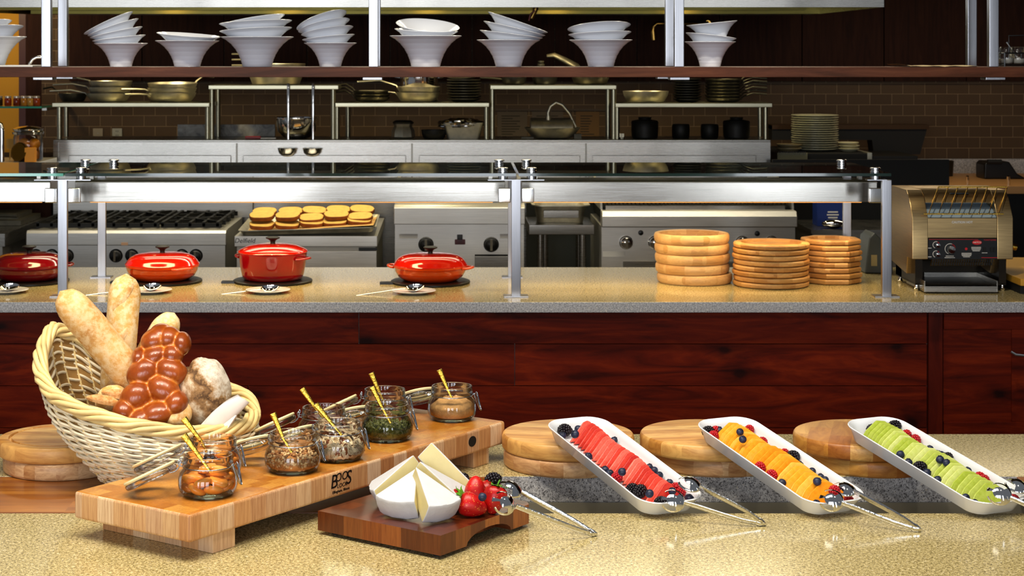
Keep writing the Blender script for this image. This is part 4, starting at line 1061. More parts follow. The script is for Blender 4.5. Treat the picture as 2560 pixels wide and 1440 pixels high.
pot('dark red covered casserole cut by the left picture edge', PC[0], 'low', M['darkred'], M['darkred'], 20)
pot('low orange casserole with a red-orange lid behind the baguettes', PC[1], 'low', M['orange'], M['redlid'], -48)
pot('tall red round pot with an orange-red lid', PC[2], 'tall', M['red'], M['redlid'], -24)
pot('low orange casserole with a red-orange lid near the middle post', PC[3], 'low', M['orange'], M['redlid'], -14)
def plate(label, p, r=.093):
    mb = MB().lathe([(r*.55,0),(r*.6,.003),(r*.98,.012),(r,.0135),(r*.98,.0145),(r*.66,.0075),(.0005,.006)], 40, cap1=False)
    o = link('side_plate', mb.mesh('side_plate', ang=50), M['white'], None, p); return tag(o, label, 'plate', 'small white spoon-rest plates')
for i, (px, py, hx, hy, bx_, by_, nm) in enumerate(((15,731,-130,748,22,718,'dark red casserole at the left edge'),(374,731,215,741,378,718,'casserole behind the baguettes'),(670,731,480,748,672,722,'tall red pot'),(1034,733,849,748,1035,720,'casserole near the middle post'))):
    p = G(px, py, .901); plate('small white plate in front of the ' + nm, (p.x, p.y, .9003))
    d = p.y - .01
    spoon('long steel serving spoon on the plate by the ' + nm, W(hx, hy-2, d-.07), W(bx_-58, by_+6, d-.01), W(bx_, by_-1, d+.01), 'long-handled spoons resting on small plates', 'silver_s', 'silver_s', .0055, .038, .024, nrm=V(0,-.5,1))

# ================================================================ stacks of wooden dishes and plates
def wdish(label, c, z, r, h, mt, seg, rz, group, rim=.022, name='wooden_dish', cat='wooden dish'):
    mb = MB().lathe([(r-.010,0),(r-.002,h*.2),(r,h*.45),(r,h*.75),(r-.004,h*.96),(r-.008,h),(r-rim+.004,h),(r-rim,h*.94),(r-rim-.006,h*.45),(.0005,h*.42)], seg, cap1=False)
    o = link(name, mb.mesh(name, ang=35 if seg > 20 else 28), mt, None, (c.x, c.y, z)); o.rotation_euler = (0,0,R(rz)); return tag(o, label, cat, group)
p = W(1736,705,7.83); h = .0425
for k in range(5):
    wdish('round acacia serving dish, %s from the bottom of the tall light stack' % ORD[k], V(p.x + (.004,-.006,-.006,-.008,-.009)[k]-.003, p.y, 0), .9005+k*(h+.0004), (.163,.160,.162,.162,.163)[k], h, M['dish_wood'], 56, k*67, 'round serving dishes in the tall light stack', .024)
p = W(1927,713,7.72); h = .0225
for k in range(8):
    wdish('wooden plate, %s from the bottom of the middle stack' % ORD[k], V(p.x + .003*math.sin(k*2.1), p.y, 0), .9005+k*(h+.0008), .162, h, M['dish_wood2'], 40, k*83, 'wooden plates in the middle stack', .034, 'wooden_plate', 'wooden plate')
p = W(2078,707,7.83); h = .0232
for k in range(8):
    wdish('eight-sided wooden plate, %s from the bottom of the stack by the right post' % ORD[k], V(p.x + .004*math.sin(k*1.7), p.y, 0), .9005+k*(h+.0008), .131, h, M['dish_wood2'], 8, 22.5+(k*45), 'eight-sided plates by the right post', .030, 'octagonal_plate', 'wooden plate')
# grey blender-like container behind the right post and a blue carton
t = thing('grey_container', 'grey tapered container with a pale label behind the right post', 'container', tuple(W(2190,690,8.22)), 0)
x0, x1 = fx(2152,8.2), fx(2222,8.2)
part(t, 'body', MB().prism([(x0,.902),(x1,.902),(x1,1.01),(x0+.07,1.06),(x0+.045,1.085),(x0+.02,1.06),(x0+.01,.98)], 8.12, 8.3, 'y'), simple('grey_blue_plastic', '#4d5354', .4), bevel=.006)
part(t, 'paper_label', MB().bx(x0+.028, x0+.055, 8.117, 8.1195, .935, .985), simple('tan_label', '#a89a70', .7))
for k, (a, b, y0, y1) in enumerate(((2515, 2640, 7.35, 8.1),)):
    t = thing('cutting_board', 'yellow bread board with dark trim at the right edge of the service counter', 'cutting board', (fx(2560,7.7), 7.7, .9))
    part(t, 'board', MB().bx(fx(2518,7.6), 3.0, 7.42, 8.2, .935, .965), simple('yellow_board', '#c9962f', .5), bevel=.004)
    part(t, 'board_base', MB().bx(fx(2521,7.6), 3.0, 7.44, 8.18, .9005, .935), M['blackmat'])

# ================================================================ conveyor toaster
TX0, TX1 = 1.918, 2.338
TY, TB = 7.50, 7.86
ts = thing('conveyor_toaster', 'stainless conveyor toaster with a black control panel at the right of the counter', 'toaster', ((TX0+TX1)/2, 7.68, .9))
M['tst'] = steel('toaster_steel', '#c4a878', .32, (3, 3, 90))  # golden tone puts warm reflections into the steel colour
cx0, cx1 = fx(2312,TY), fx(2497,TY)
sprof = [(TY,1.036),(TY,1.209),(TY+.055,1.285),(TY+.10,1.318),(TB,1.318),(TB,.99),(TY+.10,.965),(TY+.085,1.036)]
part(ts, 'side_housing', MB().prism(sprof, TX0, TX0+.066, 'x'), M['tst'], bevel=.003)
part(ts, 'side_housing', MB().prism(sprof, TX1-.066, TX1, 'x'), M['tst'], bevel=.003)
a, b = TX0+.0665, TX1-.0665
mb = MB().prism([(TY+.004,1.125),(TY+.004,1.207),(TY+.012,1.209),(TY+.02,1.125)], a, b, 'x')
part(ts, 'front_panel', mb, M['tst'], bevel=.001)
mb = MB().prism([(TY+.045,1.268),(TY+.055,1.285),(TY+.10,1.318),(TB,1.318),(TB,1.0),(TB-.01,1.0),(TB-.01,1.30),(TY+.10,1.30),(TY+.06,1.268)], a, b, 'x')
part(ts, 'top_cover', mb, M['tst'])
part(ts, 'bread_chute', MB().prism([(TY+.012,1.209),(TY+.03,1.209),(TY+.17,1.255),(TY+.17,1.262),(TY+.06,1.24)], a, b, 'x').bx(a, b, TY+.15, TY+.16, 1.2, 1.3), simple('blue_grey_steel', '#b4c6d0', .4, .35))
part(ts, 'handle_slot', MB().bx(fx(2376,7.57), fx(2422,7.57), TY+.074, TY+.082, 1.303, 1.307), M['black'])
pan = part(ts, 'control_panel', MB().bx(a, b, TY-.002, TY+.01, 1.037, 1.122), M['black'])
TP = lambda px, py: (fx(px, TY), fz(py, TY))
mk = Matrix.Translation((0, TY-.0026, 0))
def tdisc(mb, px, py, r, dep=.0006, mi=0, y=TY-.0022, sx=1):
    x, z = TP(px, py); mb.lathe([(r,0),(r,dep)], 24, M=Matrix.Translation((x,y,z)) @ Matrix.Rotation(PI/2,4,'X') @ Matrix.Diagonal((sx,1,1,1)), mi=mi)
def tring(mb, px, py, r, a0, a1, mi):
    x, z = TP(px, py); n = 16
    mb.tube([(x+r*math.cos(R(a0+(a1-a0)*i/n)), TY-.0026, z+r*math.sin(R(a0+(a1-a0)*i/n))) for i in range(n+1)], .0012, 5, mi=mi)
wp, rp = simple('white_print', '#e8e4dc', .5), simple('red_print', '#c8101a', .4)
mb = MB()
for px, py, r in ((2340,612,.0135),(2340,635,.0135),(2375,622,.0215)):
    tring(mb, px, py, r, 70, 250, 0); tring(mb, px, py, r, -50, 70, 1)
tdisc(mb, 2442, 606, .0095, .0008, 1, sx=2.1)
text_mesh(mb, 'HATCO', .0095, Matrix.Translation((*[TP(2442,606)[0]], TY-.0032, TP(2442,606)[1])) @ Matrix.Rotation(PI/2,4,'X'), 0, .0002, .2)
tdisc(mb, 2415, 622, .0055, .001, 1)
x, z = TP(2474, 600); text_mesh(mb, 'TOAST-QWIK', .0085, Matrix.Translation((x, TY-.0026, z)) @ Matrix.Rotation(PI/2,4,'X'), 1, .0002, .2)
for px, py, w_ in ((2440,618,24),(2440,621,24),(2440,624,22),(2440,627,18),(2416,633,25),(2416,636,25),(2416,639,23),(2416,642,17),(2374,640,20),(2374,644,26),(2324,620,9),(2324,642,9),(2461,632,14)):
    x, z = TP(px, py); w2 = w_*TY/F/2; mb.bx(x-w2, x+w2, TY-.0026, TY-.002, z-.0011, z+.0011)
x, z = TP(2474, 644); mb.bx(x-.035, x+.033, TY-.0026, TY-.002, z-.001, z+.001, mi=1)
x, z = TP(2385, 598.5); mb.bx(x-.105, x+.1, TY-.0026, TY-.002, z-.0007, z+.0007, mi=1)
part(pan, 'panel_print', mb, [wp, rp])
for px, py, r in ((2344,613,.0095),(2344,636,.0095),(2378,624,.0165)):
    x, z = TP(px, py)
    part(pan, 'dial', MB().lathe([(r*1.08,0),(r,.008),(r*.9,.011),(.0005,.0115)], 24, cap1=False, M=Matrix.Translation((x,TY-.002,z)) @ Matrix.Rotation(PI/2,4,'X')), M['chrome'])
for px in (2461, 2478, 2487):
    x, z = TP(px, 624); part(pan, 'switch', MB().bx(x-.005, x+.005, TY-.007, TY-.002, z-.010, z+.010), M['blackmat'], bevel=.001)
mb = MB(); x, z = TP(2406, 556); text_mesh(mb, 'CAUTION HOT', .0125, Matrix.Translation((x, TY+.0032, z)) @ Matrix.Rotation(PI/2,4,'X'), 0, .0003, 0, bold=.0005)
part(ts, 'warning_lettering', mb, wp)
mb = MB()     # wire bread rack
zf, zr_, yr_ = fz(534,7.5), fz(468,7.56), 7.57
xa0, xa1, xb0, xb1 = fx(2309,7.49), fx(2508,7.49), fx(2346,7.57), fx(2518,7.57)
mb.tube([(xa0,7.485,zf),(xa1,7.485,zf)], .003, 6); mb.tube([(xb0,yr_,zr_),(xb1,yr_,zr_)], .003, 6)
for i in range(8):
    f = i/7; mb.tube([(xa0+.02+(xa1-xa0-.04)*f, 7.485, zf), (xb0+(xb1-xb0)*f, yr_, zr_)], .002, 5)
part(ts, 'wire_bread_rack', mb, M['gold'])
mb = MB().bx(TX0+.02, TX0+.05, TY+.03, TB, .93, 1.036); mb.bx(TX1-.05, TX1-.02, TY+.03, TB, .93, 1.036); mb.bx(TX0+.02, TX1-.02, TY+.26, TB, .93, 1.0); mb.bx(TX0+.02, TX1-.02, TY+.03, TB, .925, .932)
part(ts, 'lower_housing', mb, simple('dark_bronze_steel', '#2a2319', .35, .7))
mb = MB()
for i in range(26):
    for j in range(2):
        x = fx(2334,7.5) + i*.0099; mb.bx(x, x+.0052, TY+.018+.010*j, TY+.021+.010*j, 1.022-.014*j, 1.033-.014*j)
part(ts, 'vent_grille', MB().prism([(TY+.022,1.034),(TY+.046,1.004),(TY+.050,1.006),(TY+.030,1.036)], fx(2333,7.5), fx(2470,7.5), 'x'), M['tst'])
part(ts, 'vent_slot', mb, M['black'], label='two rows of slots in the vent')
tr = part(ts, 'crumb_tray', MB().bx(fx(2314,7.45), fx(2492,7.45), 7.45, 7.462, .906, .930).bx(fx(2312,7.46), fx(2494,7.46), 7.462, 7.75, .906, .910).bx(fx(2310,7.46), fx(2313,7.46), 7.455, 7.75, .906, .952).bx(fx(2491,7.46), fx(2494,7.46), 7.455, 7.75, .906, .952).bx(fx(2310,7.75), fx(2494,7.75), 7.745, 7.752, .906, .952), M['steel'], bevel=.001)
for x, y in ((TX0+.03,TY+.05),(TX1-.03,TY+.05),(TX0+.03,TB-.04),(TX1-.03,TB-.04)):
    part(ts, 'foot', MB().lathe([(.010,.9),(.012,.908),(.009,.912),(.009,.926)], 14, (x,y,0)), M['chrome'])
x, z = fx(2540,7.6), fz(612,7.6)
part(ts, 'side_knob', MB().cyl((TX1,7.6,z), (TX1+.045,7.6,z-.012), .013, 12), M['gold'])

# ================================================================ cooking line behind the counter
def knob(root, px, py, d, r=.036, mt='black'):
    x, z = fx(px, d), fz(py, d); Mx = Matrix.Translation((x, d, z)) @ Matrix.Rotation(PI/2, 4, 'X')
    k = part(root, 'control_knob', MB().lathe([(r*1.12,0),(r*1.12,.006),(r,.010),(r*.92,.034),(r*.6,.042),(.0005,.044)], 20, cap1=False, M=Mx), M[mt], ang=35)
    part(k, 'grip_bar', MB().box((x, d-.044, z), (r*.35, .012, r*1.6)), M['chrome'])
DF = 10.07
# six-burner range
t = thing('gas_range', 'stainless six-burner gas range with black grates at the left of the line', 'range', (fx(315,DF), 10.5, 0))
x0, x1 = fx(65,DF), fx(565,DF)
part(t, 'front_rail', MB().prism([(DF,.818),(DF,.885),(DF+.015,.9),(DF+.10,.9),(DF+.10,.818)], x0, x1, 'x'), M['steel_line'], bevel=.004)
part(t, 'range_body', MB().bx(x0+.03, x1-.01, DF+.06, 10.95, .08, .895), M['steel_line'])
part(t, 'control_face', MB().bx(x0+.03, x1-.01, DF+.04, DF+.06, .60, .817), M['steel_line'])
part(t, 'kick_base', MB().bx(x0+.04, x1-.02, DF+.08, 10.9, .0, .08), M['blackmat'])
for i in range(3):
    for j in range(2):
        bx0 = x0+.03+(x1-x0-.06)*i/3; by0 = DF+.12+.40*j; bw = (x1-x0-.06)/3-.01; g = MB()
        for k in range(5): g.bx(bx0+bw*k/4.4, bx0+bw*k/4.4+.016, by0, by0+.38, .912, .938)
        for k in range(3): g.bx(bx0, bx0+bw, by0+.18*k, by0+.18*k+.016, .905, .93)
        for s in (1,-1):
            c = V(bx0+bw/2, by0+.19, .925); g.add([c+V(-.13,-.13*s-.01,0), c+V(-.13,-.13*s+.01,0), c+V(.13,.13*s+.01,0), c+V(.13,.13*s-.01,0), c+V(-.13,-.13*s-.01,.016), c+V(-.13,-.13*s+.01,.016), c+V(.13,.13*s+.01,.016), c+V(.13,.13*s-.01,.016)], [(0,1,2,3),(4,5,6,7),(0,1,5,4),(1,2,6,5),(2,3,7,6),(3,0,4,7)])
        part(t, 'burner_grate', g, M['iron'])
for px in (90, 130, 168, 290, 330, 455, 490): knob(t, px, 639, DF+.04, .034)
part(t, 'maker_plate', MB().bx(fx(303,DF), fx(320,DF), DF-.003, DF, fz(613,DF), fz(606,DF)), simple('plate_print', '#c8a080', .5))
part(t, 'riser_panel', MB().bx(x0+.03, x1+.05, 10.955, 10.985, .895, 1.2), M['steel_line'])
# steel table at far left
t = thing('steel_worktable', 'bright stainless worktable reaching back at the left edge', 'worktable', (-2.75, 9.9, 0))
x1 = -2.46
part(t, 'table_top', MB().add([(-4.2,9.9,.83),(x1,9.9,.83),(-2.44,10.9,.83),(-4.2,10.9,.83),(-4.2,9.9,.9),(x1,9.9,.9),(-2.44,10.9,.9),(-4.2,10.9,.9)], [(0,3,2,1),(4,5,6,7),(0,1,5,4),(1,2,6,5),(2,3,7,6),(3,0,4,7)]), M['steel'])
part(t, 'cabinet', MB().bx(-4.2, x1-.02, 9.93, 10.85, .0, .83), M['steel_dark'])
one('pan_rack', 'dark pans and grates lying on the worktable at the left edge', 'pans', MB().bx(-3.0,-2.48,10.35,10.85,.902,.93).bx(-2.95,-2.52,10.45,10.8,.93,.955).tube([(-2.5,10.35,.96),(-2.95,10.4,.965),(-3.0,10.8,.965)], .012, 6), M['alu_dark'])
# undercounter refrigerator with sheet pan of bread
RD = 9.78
t = thing('undercounter_fridge', 'stainless undercounter refrigerator left of the fryer', 'refrigerator', (fx(765,RD), 10.2, 0))
x0, x1 = fx(586,RD), fx(943,RD)
part(t, 'worktop', MB().bx(x0, x1, RD, 10.85, .842, .9), M['steel_line'], bevel=.003)
part(t, 'cabinet', MB().bx(x0+.01, x1-.01, RD+.03, 10.8, .02, .842), M['steel_dark'])
d = part(t, 'door', MB().bx(x0+.012, x1-.004, RD+.004, RD+.03, .12, .818), M['steel_line'], bevel=.002)
part(d, 'hinge', MB().bx(x1-.10, x1-.001, RD-.006, RD+.01, .822, .836), M['black'])
mb = MB(); text_mesh(mb, 'Delfield', .036, Matrix.Translation((fx(612,RD), RD-.0016, fz(602,RD))) @ Matrix.Rotation(PI/2,4,'X'), 0, .0004, .2)
part(t, 'maker_lettering', mb, M['black'])
# tilted sheet pan
Mp = Matrix.Translation((fx(772,9.9), 9.80, .9105)) @ Matrix.Rotation(R(-1.6), 4, 'Y') @ Matrix.Rotation(R(2.2), 4, 'X')
t = thing('sheet_pan', 'aluminium sheet pan of toast on the undercounter refrigerator', 'sheet pan', (fx(772,9.9), 10.1, .902))
mb = MB().loft([rrect(.70,.50,.02,4,.0,0,.25), rrect(.74,.54,.03,4,.028,0,.25), rrect(.752,.552,.03,4,.030,0,.25), rrect(.752,.552,.03,4,.026,0,.25), rrect(.735,.535,.03,4,.024,0,.25), rrect(.695,.495,.02,4,.003,0,.25)], M=Mp)
part(t, 'pan', mb, M['alu'], ang=40)
mb = MB().add([(-.34,.0,.006),(.10,-.005,.030),(.36,.02,.034),(.36,.47,.02),(-.34,.47,.006),(-.35,-.002,.016)], [(0,1,3,4),(1,2,3)], Mp)
one('parchment_sheet', 'tan parchment lining the sheet pan under the toast', 'parchment', mb, simple('tan_parchment', '#d2a45c', .7))
M['toast'] = simple('toast_crust', '#8c4c16', .6, 0, .3, 30)
M['crumbface'] = simple('toast_crumb', '#e2b458', .7, 0, .12, 40, .3, 80, .002)
tp = []
for i in range(28):
    a = 2*PI*i/28; cx_, sy_ = math.cos(a), math.sin(a)
    k = 1.0 if sy_ < 0 else 1.06 - .10*abs(math.sin(a*2.0))
    sq = (abs(cx_)**3.2 + abs(sy_)**3.2)**(-1/3.2)
    tp.append((.066*cx_*sq*k, .052*sy_*sq))
mb = MB().prism(tp, 0, .024, 'z'); mb2 = mb.mesh('toast_slice', bevel=.004, seg=2, ang=50); mb2.materials.append(M['toast']); mb2.materials.append(M['crumbface'])
for p in mb2.polygons: p.material_index = 1 if p.normal.z > .9 else 0
k = 0
rows = [(9.93, [(655,557),(718,556),(780,551),(838,550),(898,546)], 'lower'), (9.95, [(655,535),(720,535),(779,541),(841,533),(901,538)], 'upper'), (10.10, [(662,526),(727,525),(786,523),(846,521),(905,520)], 'back')]
for d, L, w_ in rows:
    for j, (px, py) in enumerate(L):
        o = bpy.data.objects.new('toast_slice', mb2); C.objects.link(o)
        p = W(px, py+10, d); o.location = p; o.rotation_euler = (R(17), R(rnd.uniform(-3,3)), R(rnd.uniform(-8,8)))
        tag(o, 'slice of toast, %s from the left in the %s row on the sheet pan' % (ORD[j], w_), 'toast', 'toast slices on the sheet pan')
# griddle / fryer unit
d0 = 10.0
t = thing('griddle', 'stainless griddle with two black dials behind the middle post', 'griddle', (fx(1130,d0), 10.4, 0))
x0, x1 = fx(985,d0), fx(1312,d0)
part(t, 'front_rail', MB().prism([(d0-.03,.945),(d0-.03,1.035),(d0-.01,1.05),(d0+.08,1.055),(d0+.08,.945)], x0, x1, 'x'), M['steel_line'], bevel=.004)
part(t, 'griddle_plate', MB().bx(x0+.02, x1-.02, d0+.081, 10.85, .95, 1.05), steel('griddle_steel', '#7c776a', .3))
part(t, 'control_face', MB().bx(x0+.005, x1-.005, d0, 10.8, .08, .944), M['steel_line'])
for s in (x0, x1-.02): part(t, 'splash_side', MB().bx(s, s+.02, d0+.10, 10.85, 1.05, 1.16), M['steel_line'])
for px in (1065, 1228): knob(t, px, 611, d0, .038)
k = part(t, 'ignition_switch', MB().bx(fx(1143,d0), fx(1156,d0), d0-.02, d0, fz(598,d0), fz(586,d0)), M['black'], bevel=.002)
part(k, 'switch_bezel', MB().bx(fx(1137,d0), fx(1163,d0), d0-.008, d0-.001, fz(611,d0), fz(598,d0)), simple('maroon_plastic', '#4a1216', .4), bevel=.003)
for a_, b_ in ((998,1044),(1250,1296)): part(t, 'rating_label', MB().bx(fx(a_,d0), fx(b_,d0), d0-.002, d0, fz(596,d0), fz(585,d0)), simple('pale_label', '#d8d4cc', .6))
part(t, 'drip_drawer', MB().bx(fx(1187,d0), fx(1290,d0), d0-.012, d0, .60, fz(640,d0)), M['steel'], bevel=.003)
part(t, 'drawer_recess', MB().bx(fx(1187,d0), fx(1290,d0), d0-.003, d0-.0005, fz(641,d0), fz(636,d0)), M['blackmat'])
# small stand with deep pan
d0 = 10.1
t = thing('equipment_stand', 'narrow steel stand between the griddle and the charbroiler', 'stand', (fx(1402,d0), 10.35, 0))
x0, x1 = fx(1322,d0), fx(1486,d0)
part(t, 'stand_top', MB().bx(x0, x1, d0, 10.6, fz(587,d0), fz(562,d0)), M['steel_h'], bevel=.004)
for px, d in ((1351,d0+.05),(1456,d0+.05),(1362,d0+.42),(1448,d0+.42)):
    x = fx(px, d); part(t, 'leg', MB().cyl((x,d,0),(x,d,fz(588,d0)), .02, 12), M['steel'])
part(t, 'undershelf', MB().bx(x0+.02, x1-.02, d0+.03, 10.6, .28, .30), M['steel'])
t = thing('steam_pan', 'deep steel steam-table pan on the narrow stand', 'pan', (fx(1402,10.15), 10.3, fz(562,d0)))
x0, x1 = fx(1333,10.15), fx(1474,10.15); zt, zb = fz(513,10.15), fz(562,d0)+.001; cxx = (x0+x1)/2; w_ = x1-x0
part(t, 'pan_body', MB().loft([rrect(w_*.80,.26,.05,6,zb,cxx,10.32), rrect(w_*.90,.30,.06,6,zt-.01,cxx,10.32), rrect(w_*1.04,.36,.06,6,zt,cxx,10.32), rrect(w_*1.04,.36,.06,6,zt-.006,cxx,10.32), rrect(w_*.88,.29,.06,6,zt-.012,cxx,10.32), rrect(w_*.78,.25,.05,6,zb+.01,cxx,10.32)]), M['alu'], ang=50)
part(t, 'label_holder', MB().bx(cxx-.10, cxx+.10, 10.165, 10.172, zb+.03, zt-.03), M['steel'], bevel=.004)
# dark cabinet seen in the gap
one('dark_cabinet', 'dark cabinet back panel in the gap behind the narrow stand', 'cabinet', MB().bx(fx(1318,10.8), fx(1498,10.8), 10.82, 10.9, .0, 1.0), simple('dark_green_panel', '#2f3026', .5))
# charbroiler
d0 = 10.0
t = thing('charbroiler', 'stainless charbroiler with chrome knobs behind the wooden dishes', 'charbroiler', (fx(1746,d0), 10.4, 0))
x0, x1 = fx(1503,d0), fx(1990,d0)
part(t, 'front_rail', MB().prism([(d0-.05,.93),(d0-.05,.99),(d0-.02,1.018),(d0+.06,1.02),(d0+.06,.93)], x0, x1, 'x'), M['steel_line'], bevel=.006, seg=3)
part(t, 'grease_ledge', MB().bx(x0+.03, x1-.05, d0+.061, d0+.10, .96, 1.04), M['steel'])
part(t, 'control_face', MB().bx(x0+.002, x1-.005, d0, 10.85, .08, .93), M['steel_line'])
part(t, 'broiler_bed', MB().bx(x0+.02, x1-.02, d0+.11, 10.85, .95, 1.03), M['iron'])
mb = MB()
for i in range(46):
    x = x0+.03+(x1-x0-.06)*i/45; mb.add([(x-.006,d0+.10,1.045),(x+.006,d0+.10,1.045),(x+.02,10.8,1.08),(x+.008,10.8,1.08),(x-.006,d0+.10,1.06),(x+.006,d0+.10,1.06),(x+.02,10.8,1.095),(x+.008,10.8,1.095)], [(0,1,2,3),(4,5,6,7),(0,1,5,4),(1,2,6,5),(2,3,7,6),(3,0,4,7)])
part(t, 'broiler_grate', mb, M['alu_dark'])
for s in (x0, x1-.012): part(t, 'splash_side', MB().prism([(d0+.06,1.02),(10.85,1.02),(10.85,1.22),(d0+.08,1.10)], s, s+.012, 'x'), M['steel_line'])
for px in (1565, 1637, 1710, 1780, 1855, 1928): knob(t, px, 606, d0, .034, 'chrome')
for px, py in ((1602,582),(1893,584)): part(t, 'pilot_button', MB().lathe([(.015,0),(.012,.014),(.0005,.016)], 14, cap1=False, M=Matrix.Translation((fx(px,d0),d0,fz(py,d0))) @ Matrix.Rotation(PI/2,4,'X')), M['black'])
part(t, 'rating_label', MB().bx(fx(1507,d0), fx(1562,d0), d0-.002, d0, fz(642,d0), fz(629,d0)), simple('white_label', '#d8d6d0', .6))
part(t, 'drip_drawer', MB().bx(fx(1557,d0), fx(1850,d0), d0-.014, d0, .60, fz(652,d0)), M['steel'], bevel=.003)
# dark prep shelf on the right with blue carton
d0 = 10.2
t = thing('prep_shelf', 'dark steel prep table right of the charbroiler', 'prep table', (fx(2150,d0), 10.5, 0))
x0, x1 = fx(2028,d0), 3.0
part(t, 'shelf_top', MB().bx(x0, x1, d0, 10.9, fz(584,d0), fz(575,d0)), M['steel'])
part(t, 'cabinet_body', MB().bx(x0+.01, x1, d0+.02, 10.9, 0, fz(585,d0)), M['steel_dark'])
part(t, 'dark_back', MB().bx(x0-.1, x1, 10.86, 10.9, fz(575,d0), 1.25), M['blackmat'])
x0, x1 = fx(2040,10.45), fx(2112,10.45)
zb = fz(575,d0)+.001
t = thing('blue_carton', 'blue and white carton on the dark prep table', 'carton', ((x0+x1)/2, 10.5, zb))
part(t, 'carton_body', MB().bx(x0, x1, 10.42, 10.55, zb, fz(505,10.42)), simple('blue_card', '#12307a', .5))
part(t, 'white_band', MB().bx(x0-.001, x1+.001, 10.418, 10.552, fz(505,10.42)+.0005, fz(490,10.42)), simple('white_card', '#cfcab8', .6))
mb = MB()
for j, w_ in enumerate((26, 30, 24, 20)):
    z = fz(530 + j*7, 10.42); xx = fx(2082, 10.42); mb.bx(xx-w_*.00115, xx+w_*.00115, 10.4185, 10.4195, z-.004, z+.004)
part(t, 'printed_lines', mb, wp)
one('wrapped_bundle', 'clear glossy wrapped bundle in front of the blue carton', 'bundle', MB().sph((fx(2085,10.3),10.3,zb+.026), (.07,.05,.026), 16, 10, fn=lambda q: q*(1+.12*noise.noise(q*3))), M['chrome'], ang=180)

# ---------------------------------------------------------------- backsplash wall and ledge
BD_ = 11.0
ZL = fz(350, BD_)
t = thing('backsplash_console', 'long stainless backsplash with a flat ledge behind the cooking line', 'backsplash', (fx(1030,BD_), 11.2, 0))
x0, x1 = fx(134,BD_), fx(1926,BD_)
part(t, 'splash_panel', MB().bx(x0, x1, BD_, BD_+.03, .5, ZL), M['steel_splash'])
part(t, 'ledge', MB().bx(x0, x1, BD_-.006, 11.5, ZL-.012, ZL+.0), M['steel'], bevel=.002)
part(t, 'end_return', MB().bx(x0, x0+.03, BD_-.01, 11.5, .5, ZL-.013), M['steel'])
for a_, b_ in ((172,578),(608,1015),(1048,1450),(1481,1890)):
    xa, xb = fx(a_,BD_), fx(b_,BD_)
    mb = MB().bx(xa, xb, BD_-.012, BD_-.001, 1.05, fz(388,BD_))
    part(t, 'raised_panel', mb, M['steel_splash'], bevel=.004)
for px in (592, 1030, 1465):
    x = fx(px, BD_); part(t, 'joint_channel', MB().bx(x-.005, x+.005, BD_-.004, BD_-.0005, 1.05, ZL-.02), M['steel_dark'])
# over-shelves
def oshelf(label, xa, xb, py, legs, d=11.06):
    a, b = fx(xa, d), fx(xb, d); z1 = fz(py, d); z0 = z1 - .026
    t = thing('pot_shelf', label, 'shelf', ((a+b)/2, 11.25, ZL), 0, 'tubular steel shelves over the cooking line')
    part(t, 'shelf_board', MB().bx(a, b, d, 11.45, z0, z1), M['oshelf'], bevel=.003)
    for px, dd in legs:
        x = fx(px, dd); part(t, 'leg', MB().cyl((x,dd,ZL+.001),(x,dd,z0), .016, 12), M['oshelf'])
    return z1
M['oshelf'] = steel('warm_shelf_steel', '#b8b39a', .3, (2, 60, 60))
Z1 = oshelf('left steel pot shelf carrying two stacks of frying pans', 130, 523, 257, ((149,11.12),(166,11.42),(519,11.12)))
Z2 = oshelf('higher steel shelf with two ladles hanging from it', 521, 846, 213, ((530,11.12),(545,11.42),(833,11.12)))
Z3 = oshelf('middle steel pot shelf carrying pans and a stack of dark plates', 838, 1223, 257, ((843,11.12),(870,11.42),(1216,11.12)))
Z4 = oshelf('higher steel shelf with black pots, right of the middle', 1226, 1541, 213, ((1231,11.12),(1520,11.42),(1534,11.12)))
Z5 = oshelf('right steel pot shelf carrying a round pan and dark skillets', 1539, 1931, 258, ((1543,11.12),(1900,11.42),(1914,11.12)))
# ---------------------------------------------------------------- cookware
def frypan(label, c, r, h, hdir, mt, hl=.24, tilt=(0,0), group=None, hup=.05, name='frying_pan'):
    t = thing(name, label, 'pan', tuple(c), 0, group)
    t.rotation_euler = (R(tilt[0]), R(tilt[1]), 0)
    link('pan_body', MB().lathe([(r*.72,0),(r*.80,.004),(r*.95,h*.6),(r,h),(r*.985,h),(r*.93,h*.6),(r*.78,.008),(.0005,.006)], 36, cap1=False).mesh('pan_body', ang=50), M[mt], t)
    a = R(hdir); d = V(math.cos(a), math.sin(a), 0)
    pts = [d*(r*.93)+V(0,0,h*.62), d*(r*1.08)+V(0,0,h*.8+hup*.4), d*(r+hl*.45)+V(0,0,h*.8+hup), d*(r+hl)+V(0,0,h*.8+hup*.8)]
    link('pan_handle', MB().tube(pts, [.011,.009,.011,.013], 8, flat=.5, up=(0,0,1)).mesh('pan_handle', ang=80), M[mt], t)
    return t
z = Z1+.001
for k in range(3):
    frypan('silver frying pan, %s in the left stack with handles to the left' % ['bottom one','middle one','top one'][k], V(fx(272,11.24)+.006*k, 11.24, z+.038*k), .135, .055, 182-9*k, 'alu', .23, (0, 0), 'frying pans stacked at the left', .03)
frypan('dark small frying pan behind the left stack', V(fx(182,11.36), 11.36, z), .09, .05, 175, 'alu_dark', .1)
for k in range(3):
    frypan('pale frying pan, %s of the stack with handles toward the viewer' % ['bottom one','middle one','top one'][k], V(fx(428,11.24)+.004*k, 11.24, z+.030*k), .155, .058, (215, 200, 35)[k], 'alu', .16 if k < 2 else .13, (2 if k == 2 else 0,0), 'frying pans with handles toward the viewer', .005 if k < 2 else .05)
dp = frypan('wide shallow pan behind the white bowls on the higher shelf', V(fx(690,11.25), 11.25, Z2+.001), .185, .13, 178, 'alu', .10, (0,0), None, .0, 'deep_pan')
